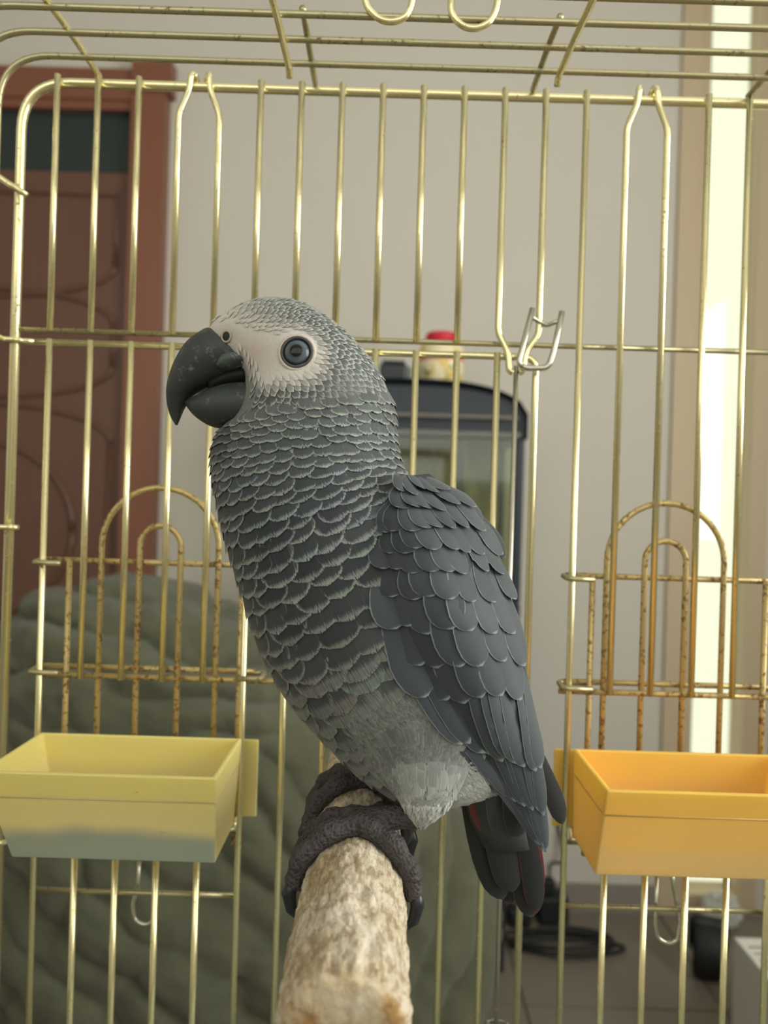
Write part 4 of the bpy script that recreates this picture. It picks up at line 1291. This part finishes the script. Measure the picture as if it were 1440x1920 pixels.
def wing(side):
    na_, nb_ = 40, 16
    V, Fc = [], []
    for i in range(na_ + 1):
        for k in range(nb_ + 1):
            V.append(wd3(i / na_, 0.03 + 0.94 * k / nb_, side, -0.0008))
    th = Vector((0, 0.003 if not side else -0.003, 0))
    nf = len(V)
    V += [v + th for v in V]
    st_ = nb_ + 1
    for i in range(na_):
        for k in range(nb_):
            q = (i * st_ + k, i * st_ + k + 1, (i + 1) * st_ + k + 1, (i + 1) * st_ + k)
            Fc.append(q); Fc.append(tuple(nf + z for z in reversed(q)))
    rim = [k for k in range(st_)] + [i * st_ + nb_ for i in range(1, na_ + 1)] + [na_ * st_ + k for k in range(nb_ - 1, -1, -1)] + [i * st_ for i in range(na_ - 1, 0, -1)]
    for i in range(len(rim)):
        a, b = rim[i], rim[(i + 1) % len(rim)]
        Fc.append((a, nf + a, nf + b, b))
    wo = link('wing', mesh('wing', V, Fc), M['wing_base'], parrot)
    rows = [  # tip a at b=0, at b=1, count, length px, half-width px, name
        (.05, .075, 5, 55, 18, 'covert_feather'), (.10, .12, 6, 62, 21, 'covert_feather'), (.15, .165, 8, 66, 23, 'covert_feather'), (.205, .215, 8, 74, 26, 'covert_feather'),
        (.265, .265, 8, 84, 28, 'covert_feather'), (.335, .32, 7, 105, 31, 'covert_feather'), (.42, .385, 7, 135, 34, 'covert_feather'),
        (.52, .46, 6, 170, 36, 'covert_feather'), (.615, .545, 6, 200, 34, 'covert_feather'), (.735, .735, 11, 270, 20, 'flight_feather'),
        (.875, .86, 10, 340, 13, 'flight_feather'), (1.0, .985, 8, 380, 9, 'flight_feather')]
    if side: rows = rows[3::2] + rows[-2:]
    for ri, (a0, a1, cnt, ln, hw, nm) in enumerate(rows):
        for k in range(cnt):
            b = (k + 0.5 + (0.25 if ri % 2 else -0.2)) / cnt + rnd.uniform(-.03, .03)
            b = min(max(b, 0.03), 0.97)
            at = a0 + (a1 - a0) * b + rnd.uniform(-.010, .010)
            at = min(at, 1.0)
            dl = ln * rnd.uniform(.92, 1.08) / 755.0
            npt = 4 if ln < 100 else 6
            P, N = [], []
            for j in range(npt):
                f = j / (npt - 1)
                aa = max(0.0, at - dl * (1 - f))
                n = wnorm(aa, b, side)
                lift = -0.0018 + 0.0034 * f ** 0.9 + 0.0010 * (1 - at) + (k % 2) * 0.00015 + 0.00012 * (cnt - k) / cnt
                P.append(wd3(aa, b, side, 0) + n * lift); N.append(n)
            for j in range(1, npt):
                if (P[j] - P[j - 1]).length < 1e-5: P[j] = P[j - 1] + Vector((1e-5, 0, -1e-5))
            j_ = rnd.uniform(-6, 6)
            fc = mixc((86, 93, 99), (72, 79, 86), at * 1.2)
            if b < 0.35 and at < .4: fc = mixc(fc, (66, 72, 78), .5)
            fc = mixc(fc, (104, 112, 118), max(0, b - .55) * 1.2)
            ec = mixc((146, 155, 158), (136, 146, 152), at)
            f_ = FB()
            f_.add(P, N, hw * 0.325 / F * rnd.uniform(.94, 1.06) * 1.06, tuple(c + j_ for c in fc), tuple(c + j_ for c in ec),
                   fringe=0.22 if nm == 'flight_feather' else 0.32, camber=0.20, us=(-1, -.91, -.5, 0, .5, .91, 1),
                   vs_=(0, .2, .4, .6, .74, .85, .92, .965, 1.0), tip=0.56 if ln < 100 else (0.70 if nm == 'covert_feather' else 0.82), roll=(0.10 if nm == 'covert_feather' else 0.24) * (1 if not side else -1), tipw=0.2, edge_v=0.93, base=.45, ev=0.22)
            f_.build(nm, wo)
    return wo
M['wing_base'] = plain('wing_underfeather', (56, 62, 68), 0.8, var=0.1, scale=200)
wing(0)
wing(1)
# loose shoulder feather and the far wing's tip showing past the back
def loose(name, pts, hw, fc, ec, d0, d1, par, fringe=.15, normal=Vector((0.25, -1, 0.15)), tip=.7, roll=0.0):
    P = [W(x, y, d0 + (d1 - d0) * i / (len(pts) - 1)) for i, (x, y) in enumerate(pts)]
    f = FB(); f.add(P, [normal.normalized()] * len(P), hw * 0.36 / F, fc, ec, fringe=fringe, camber=0.15, us=(-1, -.9, -.5, 0, .5, .9, 1),
                    vs_=(0, .2, .4, .6, .74, .85, .93, .975, 1.0), tip=tip, tipw=0.3, edge_v=.96, roll=roll)
    return f.build(name, par)
loose('scapular_feather', [(852, 945), (890, 975), (920, 1008), (946, 1047)], 20, (84, 86, 88), (112, 114, 114), .345, .352, parrot)
loose('scapular_feather', [(820, 915), (850, 932), (878, 952), (905, 980)], 16, (96, 103, 108), (140, 148, 150), .338, .343, parrot)
loose('flight_feather', [(1000, 1400), (1026, 1460), (1042, 1500), (1056, 1545)], 20, (50, 50, 52), (66, 66, 68), .378, .382, parrot)
# ---- tail
def tail():
    root_pts = W(900, 1470, .366)
    V, Fc = [], []
    rings = []
    for (px, py, hw, lat) in ((905, 1440, 42, .010), (915, 1490, 50, .010), (932, 1540, 52, .007), (950, 1590, 44, .004)):
        c = W(px, py, .372); r = hw * .372 / F
        rings.append([c + Vector((math.cos(a) * r, math.sin(a) * lat, 0)) for a in [2 * math.pi * k / 20 for k in range(20)]])
    loft_into(V, Fc, rings)
    to = link('tail', mesh('tail', V, Fc), plain('tail_down', (62, 64, 62), 0.8, var=.15, scale=150), parrot)
    D0 = .366
    for i, (pts, hw, fc, ec, d) in enumerate((
        ([(985, 1480), (998, 1560), (1006, 1630), (1010, 1680)], 17, (120, 40, 44), (150, 50, 54), .380),
        ([(905, 1490), (925, 1570), (945, 1640), (962, 1692)], 30, (60, 52, 52), (92, 62, 60), .376),
        ([(958, 1480), (975, 1570), (990, 1650), (997, 1720)], 32, (48, 50, 49), (76, 76, 74), .372),
        ([(965, 1470), (986, 1560), (1000, 1640), (1006, 1712)], 22, (44, 46, 46), (104, 50, 52), .368),
        ([(882, 1480), (896, 1550), (918, 1620), (944, 1686)], 30, (52, 55, 53), (70, 72, 68), .370),
        ([(905, 1470), (928, 1550), (948, 1620), (962, 1672)], 30, (46, 49, 48), (60, 62, 60), .366),
        ([(880, 1475), (888, 1500), (900, 1530), (915, 1560)], 15, (126, 62, 58), (140, 70, 66), .362),
        ([(925, 1470), (932, 1500), (940, 1530), (946, 1560)], 26, (78, 82, 80), (104, 108, 104), .360),
        ([(955, 1465), (962, 1500), (968, 1535), (974, 1570)], 24, (62, 66, 66), (90, 94, 92), .359))):
        loose('tail_feather', pts, hw, fc, ec, d, d + .006, to, .15, Vector((0.1, -1, 0.1)), .75)
tail()

# ---- beak
def beak_mat():
    t = NT('beak_keratin')
    co = t.coord()
    n = t.noise(220, 5, co, 0.65); n2 = t.noise(60, 3, co); n3 = t.noise(900, 2, co)
    c = t.mix(n2, lin((44, 49, 50)), lin((62, 68, 68)))
    c = t.mix(t.math('MULTIPLY', t.smooth(n, 0.54, 0.74), 0.6), c, lin((136, 138, 132)))
    t.bump(t.math('ADD', n, t.math('MULTIPLY', n3, .3)), 0.2, 0.0005)
    return t.set(c, 0.5, 0, 0.4)
M['beak'] = beak_mat()
def horn(name, pairs, sub=6, n=28, ridge=0.0):
    A = [np.array(list(W(*p[0], YB_)) + list(W(*p[1], YB_)) + [p[2]]) for p in pairs]
    rings = []
    N_ = (len(A) - 1) * sub
    for i in range(N_ + 1):
        q = catmull(A, i / N_)
        a0 = Vector(q[:3]); b0 = Vector(q[3:6]); c = (a0 + b0) / 2; e = (a0 - b0) / 2; lat = max(q[6], .0004)
        rings.append([c + e * math.cos(2 * math.pi * k / n) + Vector((0, lat * math.copysign(abs(math.sin(2 * math.pi * k / n)) ** 0.85, math.sin(2 * math.pi * k / n)), 0)) for k in range(n)])
    V, Fc = [], []
    loft_into(V, Fc, rings)
    me = mesh(name, V, Fc)
    bm = bmesh.new(); bm.from_mesh(me); bmesh.ops.recalc_face_normals(bm, faces=bm.faces[:]); bm.to_mesh(me); bm.free()
    return link(name, me, M['beak'], parrot)
horn('upper_beak', [((418, 640), (480, 690), .0150), ((397, 618), (468, 702), .0160), ((374, 627), (446, 711), .0158), ((349, 648), (411, 719), .0142), ((328, 684), (379, 731), .0118), ((315, 724), (357, 744), .0088),
                    ((314, 756), (345, 766), .0052), ((320, 781), (338, 784), .0024), ((329, 797), (333, 797), .0006)])
horn('lower_beak', [((488, 716), (474, 806), .0150), ((464, 713), (455, 807), .0150), ((432, 716), (424, 806), .0142), ((400, 727), (392, 798), .0122), ((374, 740), (366, 781), .0092), ((353, 752), (349, 760), .0040)])
def gape_mat():
    t = NT('crusty_beak')
    co = t.coord(); n = t.noise(320, 5, co, .7); n2 = t.noise(90, 3, co)
    c = t.mix(n2, lin((58, 65, 65)), lin((92, 101, 98)))
    c = t.mix(t.math('MULTIPLY', t.smooth(n, .55, .7), .7), c, lin((150, 150, 140)))
    t.bump(n, .5, .0008)
    return t.set(c, .6, 0, .3)
# raised scaly corner of the upper beak and the dark gape behind
horn('gape_corner', [((415, 690), (425, 703), .0150), ((420, 672), (444, 706), .0172), ((438, 664), (458, 702), .0182), ((458, 672), (468, 696), .0176), ((466, 682), (470, 690), .016)], 4).data.materials[0] = gape_mat()
gp = horn('mouth', [((400, 712), (396, 738), .0080), ((430, 700), (430, 730), .0120), ((466, 692), (468, 726), .0140)], 3)
gp.data.materials.clear(); gp.data.materials.append(plain('dark_mouth', (20, 20, 22), .7))
# nostril
h, n = cast(425, 631)
if h is None: h, n = W(425, 631, .338), Vector((0, -1, 0))
nd = tube_data([h - n * 0.001, h + n * 0.0004], [0.0021, 0.0020], 16)
link('nostril', mesh('nostril', *nd), plain('nostril_dark', (48, 45, 44), .9), parrot)
link('nostril_rim', mesh('nostril_rim', *torus_data(h + n * 0.0002, n, 0.0023, 0.0005, 20, 8)), plain('cere_skin', (172, 160, 152), .8, var=.12, scale=900), parrot)
# ---- eye
def eye_mat():
    t = NT('eye')
    co = t.coord()
    sep = t.n.new('ShaderNodeSeparateXYZ'); t.l(co, sep.inputs[0])
    rr = t.math('SQRT', t.math('ADD', t.math('POWER', sep.outputs[0], 2), t.math('POWER', sep.outputs[1], 2)))
    c = t.ramp(t.math('MULTIPLY', rr, 100.0), [(0.0, lin((10, 12, 14))), (0.24, lin((10, 12, 14))), (0.28, lin((72, 82, 90))), (0.42, lin((88, 99, 107))), (0.50, lin((40, 46, 52))), (0.56, lin((18, 20, 22)))])
    t.b.inputs['Coat Weight'].default_value = 0.5
    t.b.inputs['Coat Roughness'].default_value = 0.02
    return t.set(c, 0.3, 0, 0.1)
eh, en = cast(557, 661)
en = (en + Vector((0, -0.9, 0))).normalized()
RE = 0.0070
V, Fc = [], []
bm = bmesh.new(); bmesh.ops.create_uvsphere(bm, u_segments=32, v_segments=20, radius=RE)
me = bpy.data.meshes.new('eye'); bm.to_mesh(me); bm.free(); me.materials.append(eye_mat())
eye = bpy.data.objects.new('eye', me); COL.objects.link(eye)
me.polygons.foreach_set('use_smooth', [True] * len(me.polygons))
ec_ = eh - en * 0.0040
eye.parent = parrot
eye.matrix_parent_inverse = Matrix.Translation(parrot.location).inverted()
eye.rotation_mode = 'QUATERNION'
eye.location = ec_; eye.rotation_quaternion = Vector((0, 0, 1)).rotation_difference(en)
ring_c = eh + en * 0.0002
link('eye_rim', mesh('eye_rim', *torus_data(ring_c + en * .0002, en, 0.0061, 0.0007, 40, 8)), plain('eye_rim_dark', (70, 68, 70), .5), parrot)
link('eyelid', mesh('eyelid', *torus_data(ring_c - en * .0003, en, 0.0070, 0.0009, 40, 8)), plain('eyelid_skin', (198, 188, 180), .75, var=.08, scale=900, bump=.3), parrot)

# ---- feet
def foot_mat():
    t = NT('scaly_foot')
    co = t.coord()
    v = t.n.new('ShaderNodeTexVoronoi'); v.inputs['Scale'].default_value = 760; t.l(co, v.inputs['Vector'])
    n = t.noise(90, 3, co)
    c = t.mix(t.smooth(v.outputs['Distance'], 0.1, 0.6), lin((38, 35, 36)), lin((70, 65, 66)))
    c = t.mix(t.math('MULTIPLY', n, .5), c, lin((60, 54, 55)))
    t.bump(t.math('MULTIPLY', v.outputs['Distance'], -1.0), 0.7, 0.0010)
    return t.set(c, 0.65, 0, 0.35)
M['foot'] = foot_mat()
M['claw'] = plain('claw_horn', (40, 42, 46), 0.3, var=.1)
def around(phi, y, gap):
    p = math.radians(phi)
    return Vector((PX + (PR + gap) * math.sin(p), y, PZ + (PR + gap) * math.cos(p)))
def foot(y0, ankle, toes):
    V, Fc = [], []
    hub = around(18, y0, .0058)
    loft = tube_data([ankle, (ankle + hub) / 2 + Vector((.001, 0, .001)), hub, around(2, y0, .0050)], [.0046, .0048, .0058, .0052], 16)
    o = len(V); V += loft[0]; Fc += [tuple(i + o for i in f) for f in loft[1]]
    cl = []
    for (phs, ys, r0, r1) in toes:
        pts, rs = [], []
        n = 90
        for i in range(n + 1):
            f = i / n
            ph = phs[0] + (phs[1] - phs[0]) * f
            r = r0 + (r1 - r0) * f
            r *= 1 + 0.09 * math.sin(f * 3 * 2 * math.pi + 0.6) + 0.045 * math.sin(f * 13 * 2 * math.pi)
            y = ys[0] + (ys[1] - ys[0]) * math.sin(f * math.pi / 2)
            pts.append(around(ph, y, r * 0.92)); rs.append(r)
        d = tube_data(pts, rs, 14)
        o = len(V); V += d[0]; Fc += [tuple(i + o for i in f) for f in d[1]]
        s = 1 if phs[1] > phs[0] else -1
        cp_ = [around(phs[1] + s * a, ys[1], g) for a, g in ((-6, .0040), (8, .0052), (22, .0050), (34, .0028), (42, .0006))]
        cl.append((cp_, [.0026, .0029, .0023, .0014, .0004]))
    me = remeshed('foot', V, Fc, 0.0006, 2)
    fo = link('foot', me, M['foot'], parrot)
    for p, r in cl:
        tube('claw', p, r, M['claw'], fo, 10)
foot(.325, W(790, 1532, .325), [((12, -84), (.322, .314), .0047, .0040), ((2, -72), (.332, .340), .0038, .0032), ((8, 86), (.320, .310), .0046, .0040), ((14, 42), (.332, .352), .0040, .0034)])
foot(.380, W(722, 1468, .381), [((12, -80), (.378, .370), .0047, .0038), ((2, -70), (.388, .400), .0040, .0034), ((8, 84), (.378, .369), .0048, .0040), ((14, 66), (.387, .402), .0044, .0036)])
